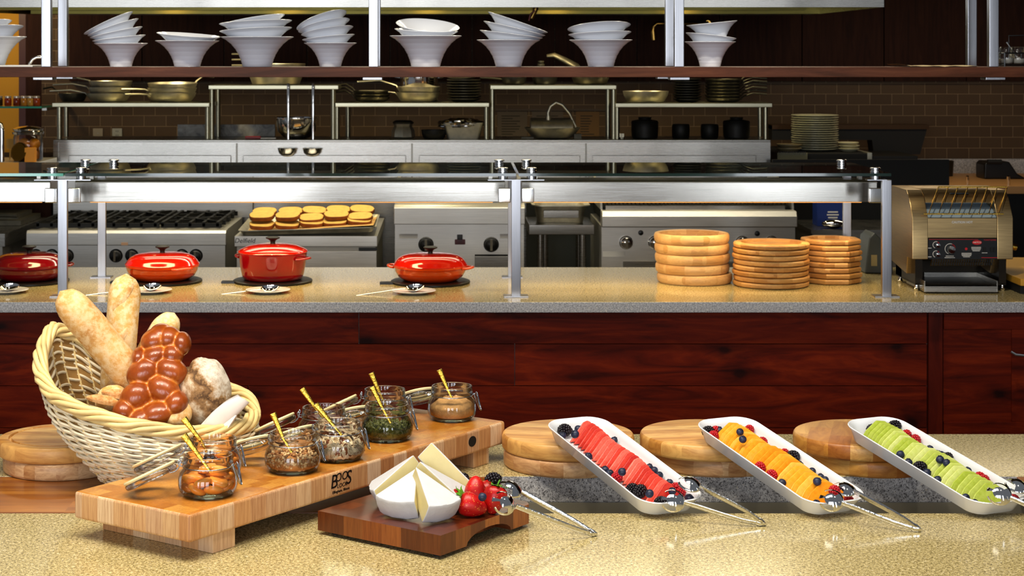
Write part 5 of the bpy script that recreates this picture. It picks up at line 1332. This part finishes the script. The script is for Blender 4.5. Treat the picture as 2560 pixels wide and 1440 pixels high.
for k in range(3): part(dp, 'side_handle', MB().tube([(fx(580,11.3),11.3,fz(163-14*k,11.3)),(fx(612,11.3),11.28,fz(163-14*k,11.3)),(fx(640,11.3),11.27,fz(175-8*k,11.3))], .009, 8, flat=.6), M['alu'])
for px, nm in ((721,'left'),(783,'right')):
    d = 11.045; x = fx(px, d); t = thing('ladle', 'steel ladle, %s of the two hanging from the higher shelf' % nm, 'ladle', (x, d, fz(390,d)), 0, 'hanging ladles')
    part(t, 'handle', MB().tube([(x,11.07,Z2+.004),(x,11.04,Z2+.010),(x,11.035,Z2-.02),(x,d-.01,1.5),(x,d-.01,fz(366,d))], [.008]*5, 8, flat=.35, up=(0,1,0)), M['chrome'])
    part(t, 'ladle_cup', MB().lathe([(.0005,-.055),(.03,-.050),(.052,-.03),(.060,0),(.057,0),(.048,-.028),(.028,-.046),(.0005,-.05)], 28, (x,d-.07,fz(368,d)), cap0=False, cap1=False), M['chrome'])
z = Z3+.001
frypan('shallow pan, bottom of the pair with handles to the left on the middle shelf', V(fx(1045,11.24), 11.24, z), .135, .060, 172, 'alu', .24, (0,0), 'pans on the middle shelf', .02)
frypan('shallow pan, top of the pair with handles to the left on the middle shelf', V(fx(1047,11.24), 11.24, z+.035), .135, .060, 168, 'alu', .26, (0,0), 'pans on the middle shelf', .05)
for k in range(3): frypan('olive skillet, %s of the low pile at the left of the middle shelf' % ['bottom','middle','top'][k], V(fx(930,11.3), 11.3, z+.020*k), .115, .030, 176-6*k, 'alu_dark', .12, (0,0), 'olive skillets on the middle shelf', .045)
t = thing('stock_pot', 'tall steel stock pot behind the pans on the middle shelf', 'pot', (fx(1052,11.40), 11.38, z))
xx = fx(1048, 11.38); part(t, 'pot_body', MB().lathe([(.118,z),(.12,z+.005),(.12,z+.20),(.126,z+.205),(.115,z+.205),(.114,z+.02),(.0005,z+.02)], 32, (xx,11.36,0), cap1=False), M['chrome'])
for s in (-1, 1): part(t, 'loop_handle', MB().tube([(xx+s*.118,11.33,z+.15),(xx+s*.15,11.335,z+.155),(xx+s*.15,11.385,z+.155),(xx+s*.118,11.39,z+.15)], .007, 6), M['chrome'])
def plates(label, c, z, n, r, h, mt, group, name='dark_plate', cat='plate', jit=.003):
    mb = MB().lathe([(r*.6,0),(r*.9,h*.8),(r,h*1.1),(r,h*1.35),(r*.92,h*1.1),(r*.6,h*.5),(.0005,h*.5)], 32, cap1=False); me = mb.mesh(name, ang=50); me.materials.append(M[mt] if isinstance(mt, str) else mt)
    for k in range(n):
        o = bpy.data.objects.new(name, me); C.objects.link(o); o.location = (c.x+jit*math.sin(k*2.3), c.y, z+k*h*1.02)
        tag(o, label % (ORD[k] if k < n-1 else 'topmost'), cat, group)
    return o
o = plates('dark round platter, %s from the bottom on the middle shelf stack', V(fx(1160,11.24),11.24,0), z, 9, .106, .0165, 'alu_dark', 'dark platters on the middle shelf')
o.rotation_euler = (R(10), R(-4), 0); o.location.z += .012
def blackpot(label, px, d, z, r, h, hdir=None, name='black_pot', mt='iron', hl=.14):
    t = thing(name, label, 'pot', (fx(px,d), d, z))
    link('pot_body', MB().lathe([(r*.75,0),(r*.85,h*.1),(r*.98,h*.6),(r,h),(r*.95,h),(r*.9,h*.5),(.0005,h*.2)], 28, cap1=False).mesh('pot_body', ang=50), M[mt], t)
    if hdir is not None:
        a = R(hdir); dd = V(math.cos(a), math.sin(a), 0)
        link('pot_handle', MB().tube([dd*(r*.95)+V(0,0,h*.7), dd*(r+hl*.5)+V(0,0,h*.9), dd*(r+hl)+V(0,0,h*.95)], .012, 8, flat=.6, up=(0,0,1)).mesh('pot_handle', ang=80), M[mt if mt != 'iron' else 'alu_dark'], t)
    return t
z = Z4+.001
blackpot('low black pot with a pale handle at the left of the higher right shelf', 1285, 11.25, z, .078, .045, 190)
bw = blackpot('wide black bowl-shaped pan at the right end of the higher right shelf', 1476, 11.25, z, .118, .062, None, 'black_wok', 'alu_dark')
rp_ = blackpot('round black pot, second on the higher right shelf', 1362, 11.25, z, .080, .055)
part(rp_, 'lid_knob', MB().lathe([(.03,z+.054),(.02,z+.075),(.014,z+.10),(.012,z+.112),(.024,z+.116),(.024,z+.128),(.012,z+.132),(.02,z+.138),(.02,z+.148)], 16, (fx(1352,11.25),11.25,0)), M['alu_dark'])
part(bw, 'pan_handle', MB().tube([W(1448,178,11.25), W(1440,166,11.3), W(1410,150,11.3), W(1385,138,11.3), W(1367,140,11.3)], [.03,.03,.028,.022,.014], 10, flat=.6), M['alu_dark'], ang=80)
z = Z5+.001
t = frypan('round pale steel pan without visible handle on the right shelf', V(fx(1614,11.22),11.22,z), .143, .070, 90, 'alu', .05, (0,0), None, .0, 'round_pan')
plates('black round pan, %s from the bottom of the stack on the right shelf', V(fx(1718,11.26),11.26,0), z, 9, .088, .0155, 'iron', 'black pans on the right shelf', 'black_pan', 'pan')
for k in range(7):
    frypan('dark skillet, %s from the bottom of the right shelf pile with handles right' % ORD[k], V(fx(1808,11.26),11.26,z+.0195*k), .115, .028, -8+3*(k % 2), 'alu_dark', .155, (0,0), 'dark skillets piled on the right shelf', .035, 'skillet')
# things on the ledge
ZT = ZL+.001
t = thing('mixing_bowl', 'shiny steel mixing bowl on the ledge behind the ladles', 'bowl', (fx(742,11.2), 11.2, ZT))
part(t, 'bowl_body', MB().lathe([(.06,ZT),(.085,ZT+.008),(.118,ZT+.045),(.128,ZT+.10),(.130,ZT+.124),(.139,ZT+.127),(.139,ZT+.131),(.127,ZT+.129),(.115,ZT+.05),(.08,ZT+.014),(.0005,ZT+.010)], 40, (fx(742,11.2),11.2,0), cap1=False), M['chrome'], ang=60)
t = thing('chef_knife', 'red-handled knife lying on the ledge left of the mixing bowl', 'knife', tuple(W(640,346,11.1)))
y = 11.08; part(t, 'handle', MB().bx(fx(613,y), fx(652,y), y-.012, y+.012, ZT, ZT+.018), simple('red_plastic', '#7c0e14', .4), bevel=.004)
part(t, 'blade', MB().bx(fx(652,y), fx(690,y), y-.010, y+.010, ZT+.004, ZT+.008), M['steel_dark'])
one('marble_slab', 'white veined slab leaning on the wall behind the ledge', 'slab', MB().bx(fx(445,11.48), fx(688,11.48), 11.46, 11.49, ZT, fz(311,11.48)), (lambda t: (t.p(Base_Color=t.ramp(t.noise(t.co(), 9, 5, .6, 1.5), [(.35,'#3a352c'),(.5,'#8a8374'),(.62,'#a09a8c')]), Roughness=.4), t.m)[-1])(NT('veined_marble')))
t = thing('storage_jar', 'squat grey lidded jar on the ledge under the middle shelf', 'jar', (fx(1008,11.2), 11.2, ZT))
xx = fx(1008,11.2); part(t, 'jar_body', MB().lathe([(.06,ZT),(.075,ZT+.01),(.07,ZT+.05),(.055,ZT+.075),(.06,ZT+.09)], 8, (xx,11.2,0)), M['alu'], ang=30)
part(t, 'jar_lid', MB().lathe([(.064,ZT+.0905),(.066,ZT+.10),(.05,ZT+.112)], 8, (xx,11.2,0)), M['alu_dark'], ang=30)
blackpot('black ribbed bowl on the ledge left of the foil-covered pan', 1085, 11.15, ZT, .078, .055, None, 'black_bowl', 'iron')
t = thing('foil_pan', 'pan covered in crumpled foil on the ledge', 'pan', (fx(1158,11.2), 11.2, ZT))
part(t, 'pan_body', MB().loft([rrect(.20,.16,.02,4,ZT,fx(1158,11.2),11.2), rrect(.25,.20,.02,4,ZT+.10,fx(1158,11.2),11.2)]), M['alu'])
mb = MB().sph((fx(1152,11.2),11.2,ZT+.09), (.142,.115,.036), 40, 20, fn=lambda q: q*(1+.22*noise.noise(q*6)+.1*noise.noise(q*14)))
part(t, 'crumpled_foil', mb, M['chrome'], ang=15)
t = thing('braising_pan', 'wide steel pan with a half-cylinder lid on the ledge', 'pan', (fx(1382,11.2), 11.2, ZT))
xx = fx(1381,11.2); part(t, 'pan_body', MB().lathe([(.11,ZT+.004),(.13,ZT+.012),(.168,ZT+.06),(.174,ZT+.068),(.165,ZT+.066),(.12,ZT+.02),(.0005,ZT+.016)], 40, (xx,11.2,0), cap1=False), M['alu'], ang=50)
mb = MB().loft([[V(fx(1326,11.2)+(fx(1430,11.2)-fx(1326,11.2))*u, 11.2-.09*math.cos(PI*v), ZT+.066+.062*math.sin(PI*v)*(1 if u < .5 else .98)) for v in [i/10 for i in range(11)]] for u in (0,.5,1)], True, True, False)
part(t, 'arched_lid', mb, M['alu'], ang=50)
part(t, 'side_rest', MB().bx(xx-.195, xx-.12, 11.12, 11.2, ZT, ZT+.012).bx(xx+.13, xx+.175, 11.12, 11.2, ZT, ZT+.03), M['alu_dark'])
one('faucet_neck', 'curved steel faucet neck arching over the wide pan on the ledge', 'faucet', MB().tube([W(1371,296,11.16), W(1370,282,11.16), W(1376,266,11.16), W(1390,256,11.16), W(1406,262,11.16), W(1424,284,11.16), W(1440,318,11.16)], [.011,.010,.010,.010,.009,.008,.007], 10).tube([W(1371,300,11.16), W(1371,290,11.16)], .016, 10), M['alu'], ang=80)
for px, w_, h_, nm in ((1612,.085,.105,'round black crock with a handled lid, leftmost on the right ledge'),(1702,.056,.088,'plain black crock, left of the narrow pair on the right ledge'),(1774,.056,.088,'plain black crock, right of the narrow pair on the right ledge'),(1841,.084,.105,'round black crock with a handled lid, rightmost on the right ledge')):
    t = thing('black_crock', nm, 'crock', (fx(px,11.2), 11.2, ZT), 0, 'black crocks on the right ledge')
    link('crock_body', MB().lathe([(w_*.86,0),(w_*.95,.006),(w_,h_*.55),(w_*.98,h_*.9),(w_*.9,h_)], 28).mesh('crock_body', ang=40), M['iron'], t)
    if w_ > .07: link('crock_lid', MB().lathe([(w_*1.02,h_*.9),(w_*.95,h_+.004),(w_*.45,h_+.012),(w_*.5,h_+.026),(.0005,h_+.028)], 24, cap1=False).mesh('crock_lid', ang=40), M['iron'], t)
one('fork_tines', 'small pale fork head by the leg of the right shelf', 'fork', MB().bx(fx(1549,11.1), fx(1552,11.1), 11.09, 11.1, ZT, ZT+.034).bx(fx(1553.5,11.1), fx(1556,11.1), 11.09, 11.1, ZT, ZT+.034).bx(fx(1557,11.1), fx(1559.5,11.1), 11.09, 11.1, ZT, ZT+.034).bx(fx(1549,11.1), fx(1559.5,11.1), 11.09, 11.1, ZT, ZT+.012), M['alu'])
# wall things
for px, nm, cl in ((245,'blank beige wall plate, left of the pair above the ledge','#9a8c74'),(293,'pale wall outlet, right of the pair above the ledge','#a9a79c')):
    x, z = fx(px,WALLY), fz(333,WALLY); t = thing('wall_outlet', nm, 'outlet', (x, WALLY-.004, z-.034))
    part(t, 'cover_plate', MB().bx(x-.034, x+.034, WALLY-.006, WALLY-.0005, z-.033, z+.033), simple('outlet_plate', cl, .4), bevel=.002)
    if px > 250:
        for dz in (-.014, .014):
            for dx in (-.006, .006): part(t, 'socket_slot', MB().bx(x+dx-.0015, x+dx+.0015, WALLY-.0072, WALLY-.0058, z+dz-.005, z+dz+.005), M['black'])
    else: part(t, 'screw', MB().cyl((x,WALLY-.008,z),(x,WALLY-.006,z), .004, 8), M['steel_dark'])
pr = simple('notice_paper', '#5f5348', .8); pk = simple('notice_ink', '#2c2620', .8)
for px0, px1, nm, pm in ((1243,1318,'printed notice on the wall left of the arched-lid pan',pr),(1330,1408,'printed notice on the wall behind the arched-lid pan',pr),(1440,1498,'tan printed notice on the wall right of the faucet neck',simple('tan_notice','#6e5232',.8))):
    x0, x1 = fx(px0,WALLY), fx(px1,WALLY); t = thing('wall_notice', nm, 'notice', ((x0+x1)/2, WALLY-.003, 1.25), 0, 'printed notices on the tile wall')
    part(t, 'sheet', MB().bx(x0, x1, WALLY-.004, WALLY-.0008, fz(352,WALLY), fz(279,WALLY)), pm)
    mb = MB()
    for i in range(8):
        z = fz(290+i*6.5, WALLY); mb.bx(x0+.03, x0+.03+(x1-x0-.06)*(.5+.5*rnd.random()), WALLY-.0048, WALLY-.004, z-.003, z+.003)
    part(t, 'printed_text', mb, pk)
one('notice_rail', 'thin wooden rail holding the notices on the tile wall', 'rail', MB().bx(fx(1238,WALLY), fx(1520,WALLY), WALLY-.012, WALLY-.0005, fz(277,WALLY), fz(272,WALLY)), simple('brown_rail', '#4c3a28', .6))
# pot fillers
M['brass'] = simple('aged_brass', '#a8884a', .25, 1.0)
t = thing('spray_valve', 'brass valve with a red lever hanging below the hood', 'valve', tuple(W(1337,30,10.6)))
part(t, 'valve_body', MB().tube([W(1341,8,10.6), W(1339,22,10.6), W(1335,34,10.6)], [.012,.017,.012], 10).tube([W(1335,32,10.6), W(1328,46,10.6)], .013, 10), M['brass'])
part(t, 'lever', MB().tube([W(1337,26,10.58), W(1326,36,10.58), W(1322,52,10.58)], .005, 6), simple('red_lever', '#7c1410', .4))
part(t, 'supply_pipe', MB().cyl(W(1341,10,10.6), V(W(1341,10,10.6).x, 10.6, 2.216), .011, 10), M['brass'])
t = thing('pot_filler', 'brass pot-filler tap reaching out left of the right-hand post pair', 'tap', tuple(W(1660,60,12.3)))
part(t, 'spout', MB().tube([W(1770,58,12.2), W(1660,59,12.1), W(1642,59,12.1), W(1634,66,12.1), W(1632,84,12.1), W(1634,98,12.1)], [.014]*6, 10).cyl(W(1770,58,12.2), W(1770,58,12.36), .02, 10), M['brass'])
part(t, 'spout_tip', MB().tube([W(1633,78,12.1), W(1635,100,12.1)], .020, 10), M['brass'])
# ---------------------------------------------------------------- right rear: flat-top, plates, worktop
d0 = 11.3
t = thing('black_grill_oven', 'black two-part oven with its dark lid raised at the right rear', 'oven', (fx(2140,d0), 11.7, 0))
part(t, 'oven_body', MB().bx(fx(1945,d0), fx(2168,d0), d0, 12.2, .3, fz(384,d0)), M['blackmat'], bevel=.004)
part(t, 'side_trim', MB().bx(fx(2168,d0)+.001, fx(2180,d0), d0, d0+.4, .5, fz(382,d0)), M['alu'])
part(t, 'raised_lid', MB().prism([(fx(1930,12),fz(350,12)),(fx(1930,12),fz(314,12)),(fx(2320,12),fz(314,12)),(fx(2300,12),fz(386,12)),(fx(2185,12),fz(386,12)),(fx(2180,12),fz(350,12))], 12.0, 12.15, 'y'), M['blackmat'])
part(t, 'lid_edge', MB().bx(fx(1930,12), fx(2322,12), 11.99, 12.15, fz(323,12), fz(312,12)), simple('bronze_edge', '#4a3218', .4, .6))
part(t, 'lower_tray', MB().bx(fx(2182,d0), fx(2305,d0), d0+.1, 11.98, fz(416,d0+.1), fz(392,d0)), simple('charcoal_tray', '#1a1813', .4), bevel=.004)
zp = fz(384,d0)+.001
plates('pale grey plate, %s from the bottom of the tall stack at the right rear', V(fx(2037,11.6),11.6,0), zp, 16, .150, .0140, simple('olive_grey_plate', '#c0bda0', .3), 'grey plates in the tall right rear stack', 'grey_plate', 'plate', .002)
plates('cream bowl, %s from the bottom of the short pile beside the tall plates', V(fx(2122,11.5),11.5,0), zp, 3, .066, .018, simple('cream_bowl', '#d2caa4', .4), 'cream bowls beside the tall plates', 'cream_bowl', 'bowl')
plates('tan saucer, %s from the bottom, left of the tall plates', V(fx(1972,11.45),11.45,0), zp, 2, .080, .022, simple('tan_saucer', '#94845e', .5), 'tan saucers left of the tall plates', 'tan_saucer', 'saucer')
t = thing('spiral_notepad', 'spiral-bound notepad standing against the black oven', 'notepad', tuple(W(1982,405,11.25)))
x0, x1, z1 = fx(1943,11.25), fx(2018,11.25), fz(382,11.25)
part(t, 'page', MB().bx(x0, x1, 11.24, 11.252, fz(430,11.25), z1), simple('note_paper', '#8e8a6a', .8))
mb = MB()
for i in range(14): mb.tube([(x0+.01+i*.0125,11.238,z1-.012),(x0+.01+i*.0125,11.24,z1+.008),(x0+.01+i*.0125,11.256,z1+.004)], .002, 5)
part(t, 'spiral_binding', mb, M['black'])
part(t, 'pad_back', MB().bx(x0, x1, 11.254, 11.2995, 1.0, z1), M['blackmat'])
t = thing('rear_worktop', 'dim rear counter with a granite splash below the tile at the right', 'counter', (fx(2400,11.8), 11.9, 0))
xa = fx(2190,11.3); zc = fz(462,11.3)
part(t, 'worktop', MB().bx(xa, 4.6, 11.2, 12.38, zc-.05, zc), simple('brown_laminate', '#c0905a', .45), bevel=.004)
part(t, 'granite_splash', MB().bx(xa, 4.6, 12.37, 12.398, zc, fz(397,12.38)), M['granite_grey'])
part(t, 'base_cabinet', MB().bx(xa, 4.6, 11.26, 12.38, 0, zc-.051), M['blackmat'])
part(t, 'side_block', MB().bx(fx(2192,11.6), fx(2345,11.6), 11.6, 11.98, zc+.001, fz(417,11.6)-.02), simple('tan_block', '#a87c48', .5))
one('small_label_card', 'pale card standing on the rear counter', 'card', MB().bx(fx(2318,11.4), fx(2352,11.4), 11.42, 11.43, fz(441,11.4), fz(425,11.4)), simple('card_face', '#8a7a62', .7))
one('dark_canister', 'dark canister at the back of the rear counter', 'canister', MB().lathe([(.045,zc+.001),(.05,zc+.08),(.052,zc+.10),(.045,zc+.105)], 20, (fx(2365,12.1),12.1,0)), simple('smoky_canister', '#2a241c', .3))
mb = MB()
for k in range(4):
    g = []
    for i in range(9):
        x = fx(2232+k*3+i*10.8,11.3); zz_ = zc+.004+.010*k + .005*math.sin(i*.8+k)
        g.append([V(x,11.25,zz_), V(x,11.27,zz_+.008), V(x,11.45,zz_+.008), V(x,11.45,zz_)])
    mb.loft(g)
one('folded_towels', 'folded tan and grey towels on the rear counter', 'towels', mb, simple('tan_towel', '#d8b088', .9, 0, .3, 30))
t = thing('desk_phone', 'black telephone on the rear counter at the far right', 'telephone', (fx(2490,11.9), 11.9, zc))
part(t, 'phone_body', MB().prism([(fx(2450,11.9),zc+.001),(fx(2450,11.9),fz(408,11.9)),(fx(2458,11.9),fz(402,11.9)),(fx(2512,11.9),fz(402,11.9)),(fx(2532,11.9),fz(432,11.9)),(fx(2556,11.9),zc+.001)], 11.8, 12.0, 'y'), M['black'], bevel=.01)
part(t, 'handset', MB().tube([(fx(2470,11.78),11.79,fz(405,11.78)),(fx(2505,11.78),11.79,fz(405,11.78))], .016, 8), M['blackmat'])
for px, nm in ((2419,'left'),(2521,'right')):
    p = W(px, 458, 11.3); one('tap_lever', 'small chrome tap lever on the rear counter, %s one' % nm, 'tap', MB().tube([V(p.x,11.3,zc+.001),V(p.x,11.3,zc+.03),V(p.x-.004,11.29,zc+.055)], [.012,.013,.009], 10), M['chrome'], 'tap levers on the rear counter')
# ---------------------------------------------------------------- left rear: pantry corner
d0 = 11.6
xg = fx(104, d0); zg = fz(266, d0)
t = thing('glass_wall_shelf', 'green-edged glass shelf of small preserve jars at the far left', 'shelf', (xg-.3, d0+.15, zg-.012))
o = part(t, 'glass_plate', MB().bx(-3.4, xg, d0, d0+.3, zg-.012, zg), [M['pane_light'], M['glass_edge_l']])
for p in o.data.polygons:
    if abs(p.normal.z) < .5: p.material_index = 1
part(t, 'bracket', MB().bx(xg-.02, xg+.01, d0+.1, d0+.8, zg-.03, zg-.013), M['steel'])
part(t, 'bracket', MB().bx(-3.4, -3.38, d0+.1, d0+1.3, zg-.03, zg-.013), M['steel'])
mlid = simple('pale_jar_lid', '#d8cfc0', .3, .6)
for k, (px, cl, nm) in enumerate(((-2,'#3a2a18','dark'),(20,'#a83a14','red-orange'),(42,'#8a3212','brick-red'),(60,'#c9862e','amber'),(76,'#d09a44','honey-coloured'),(92,'#a8481c','rust-coloured'))):
    x = fx(px, d0+.1); t = thing('preserve_jar', '%s preserve jar on the glass shelf at the far left' % nm, 'jar', (x, d0+.1, zg+.001), 0, 'preserve jars on the glass shelf')
    link('jar_body', MB().lathe([(.020,0),(.023,.004),(.023,.042),(.019,.050)], 16).mesh('jar_body'), simple('preserve', cl, .15), t)
    link('jar_lid', MB().lathe([(.021,.0505),(.0215,.062),(.018,.064)], 16).mesh('jar_lid'), mlid, t)
d0 = 10.6
xj = fx(70, d0); zj = fz(402, d0)
t = thing('pantry_counter', 'pale counter at the far left behind the glass', 'counter', (xj-.4, d0+.2, 0))
part(t, 'worktop', MB().bx(-4.2, xj+.095, d0-.16, 10.95, zj-.03, zj), simple('pale_worktop', '#b9b4aa', .2), bevel=.003)
part(t, 'cabinet', MB().bx(-4.2, xj+.05, 10.96, 11.5, 0, zj+.0), M['wallwood'])
t = thing('glass_cookie_jar', 'big glass lidded jar of oranges on the pantry counter at the far left', 'jar', (xj, d0, zj+.001))
z0_ = zj+.001
part(t, 'jar_body', MB().lathe([(.0005,z0_),(.080,z0_),(.086,z0_+.01),(.086,z0_+.14),(.078,z0_+.155)], 32, (xj,d0,0), cap0=False, cap1=False), M['glass'], ang=70)
part(t, 'jar_lid', MB().lathe([(.090,z0_+.156),(.094,z0_+.17),(.085,z0_+.178),(.09,z0_+.188),(.06,z0_+.2),(.0005,z0_+.206)], 32, (xj,d0,0), cap1=False), M['chrome'])
M['fruit_orange'] = simple('orange_peel', '#e08a12', .4, 0, .1, 20, .3, 120, .001)
for k, (dx, dy, dz, nm) in enumerate(((-.035,-.03,.036,'at the lower left'),(.035,-.03,.036,'at the lower right'),(-.01,.035,.045,'at the lower back'),(-.02,-.015,.10,'on top at the left'),(.038,.0,.098,'on top at the right'))):
    one('orange', 'orange %s in the big glass jar' % nm, 'orange', MB().sph((xj+dx,d0+dy,z0_+dz), .034, 20, 14), M['fruit_orange'], 'oranges in the big glass jar', ang=180)
t = thing('round_copper_tin', 'small round bronze tin leaning before the big glass jar', 'tin', (fx(47,d0-.12), d0-.11, zj+.001))
part(t, 'tin_body', MB().lathe([(.052,-.015),(.056,-.012),(.056,.012),(.050,.015),(.030,.012),(.0005,.012)], 28, M=Matrix.Translation((fx(49,d0-.12), d0-.115, zj+.058)) @ Matrix.Rotation(R(78),4,'X') @ Matrix.Rotation(R(-25),4,'Y')), simple('bronze_tin', '#7a5418', .25, 1.0), ang=40)
one('amber_box', 'amber box in front of the big glass jar', 'box', MB().bx(fx(64,d0-.12), fx(90,d0-.12), d0-.15, d0-.10, zj+.001, zj+.085), simple('amber_card', '#c98414', .5), bevel=.003)
t = thing('bar_faucet', 'curved chrome faucet at the far left edge', 'faucet', (fx(8,10.5), 10.5, zj))
part(t, 'neck', MB().tube([(fx(5,10.5),10.5,zj+.001),(fx(5,10.5),10.5,fz(325,10.5)),(fx(2,10.5),10.5,fz(312,10.5)),(fx(-8,10.5),10.5,fz(306,10.5)),(fx(-25,10.5),10.5,fz(312,10.5))], .014, 10), M['chrome'])
one('sticky_note', 'tan paper note beside the big glass jar at the far left', 'note', MB().bx(fx(16,10.7), fx(33,10.7), 10.7, 10.704, fz(372,10.7), fz(347,10.7)).bx(fx(23,10.7), fx(26,10.7), 10.701, 10.705, zj+.001, fz(347,10.7)), simple('tan_note', '#c99a48', .7))
one('gooseneck_pipe', 'thin curved steel pipe standing on the shelf by the left posts', 'pipe', MB().tube([V(fx(73,7.6),7.6,1.8386)]+[W(a,b,7.6) for a,b in ((74,160),(82,148),(92,143),(104,143),(112,147))], .007, 8), M['chrome'], ang=80)
# ================================================================ camera, light, world
cam = bpy.data.cameras.new('camera'); co_ = bpy.data.objects.new('camera', cam); C.objects.link(co_)
co_.location = (0, 0, CZ); co_.rotation_euler = (PI/2, 0, 0)
cam.sensor_width = 36; cam.lens = 36*F/2560; cam.shift_x = (1280-VX)/2560; cam.shift_y = -(720-VY)/2560
cam.clip_start = .05; cam.clip_end = 100
cam.dof.use_dof = True; cam.dof.focus_distance = 4.3; cam.dof.aperture_fstop = 14
bpy.context.scene.camera = co_
def light(name, ty, loc, energy, col=(1,1,1), size=1, sy=None, rot=(0,0,0), spread=None, **kw):
    l = bpy.data.lights.new(name, ty); l.energy = energy; l.color = col
    if ty == 'AREA':
        l.size = size
        if sy: l.shape = 'RECTANGLE'; l.size_y = sy
        if spread: l.spread = R(spread)
    elif ty in ('POINT', 'SPOT'): l.shadow_soft_size = size
    for k, v in kw.items(): setattr(l, k, v)
    o = bpy.data.objects.new(name, l); C.objects.link(o); o.location = loc; o.rotation_euler = rot; return o
# tall windows of the dining room behind the camera
for x, w_, e in ((-4.5, 1.0, 85), (-2.2, 1.7, 150), (.1, 1.5, 110), (3.3, .9, 70)):
    light('window_light', 'AREA', (x, -3.5, 1.75), e, (.88,.93,1), w_, 2.9, (R(88), 0, R(x*3)))
# warm ceiling fixtures over the buffet and the service counter
light('buffet_ceiling_light', 'AREA', (-.4, 3.4, 3.25), 80, (1,.92,.78), 2.6, .8, (R(-8), 0, 0))
for x in (-1.6, -.5, .7, 1.7):
    light('ceiling_spot', 'SPOT', (x, 3.0, 3.3), 60, (1,.92,.78), .05, rot=(R(16), 0, 0), spot_size=R(75), spot_blend=.6)
for x in (-1.9, -.75, .45, 1.6):
    light('service_spot', 'SPOT', (x, 6.5, 3.2), 85, (1,.90,.72), .05, rot=(R(22), 0, 0), spot_size=R(70), spot_blend=.6)
# heat-lamp strip glow under the sneeze guard and the hood lamps
for x in (-1.0, 1.0):
    light('heat_strip', 'AREA', (x, 7.62, 1.255), 7, (1,.72,.36), 1.6, .06)
for px in (380, 690, 1065, 1405, 1745):
    light('hood_light', 'SPOT', (fx(px,11.3), 11.0, 2.14), 24, (1,.86,.50), .05, rot=(R(4), 0, 0), spot_size=R(140), spot_blend=.5)
light('line_light', 'AREA', (-.2, 9.3, 3.2), 115, (1,.91,.70), 4.5, .6, (R(10), 0, 0))
light('rear_fill_light', 'AREA', (3.1, 11.0, 2.6), 12, (1,.84,.6), 1.2, .3)  # added fill with no fixture there; lifts the dim right rear
light('pantry_light', 'POINT', (-3.3, 11.9, 2.5), 36, (1,.8,.45), .15)
w = bpy.data.worlds.new('dining_room'); bpy.context.scene.world = w; w.use_nodes = True
w.node_tree.nodes['Background'].inputs[0].default_value = (.62,.66,.74,1); w.node_tree.nodes['Background'].inputs[1].default_value = .27
sc = bpy.context.scene
sc.view_settings.view_transform = 'Standard'; sc.view_settings.look = 'None'; sc.view_settings.exposure = 0.0; sc.view_settings.gamma = 0.92
sc.cycles.transparent_max_bounces = 24; sc.cycles.max_bounces = 6; sc.cycles.glossy_bounces = 4; sc.cycles.diffuse_bounces = 3
sc.cycles.sample_clamp_indirect = 4.0; sc.cycles.caustics_reflective = False; sc.cycles.caustics_refractive = False
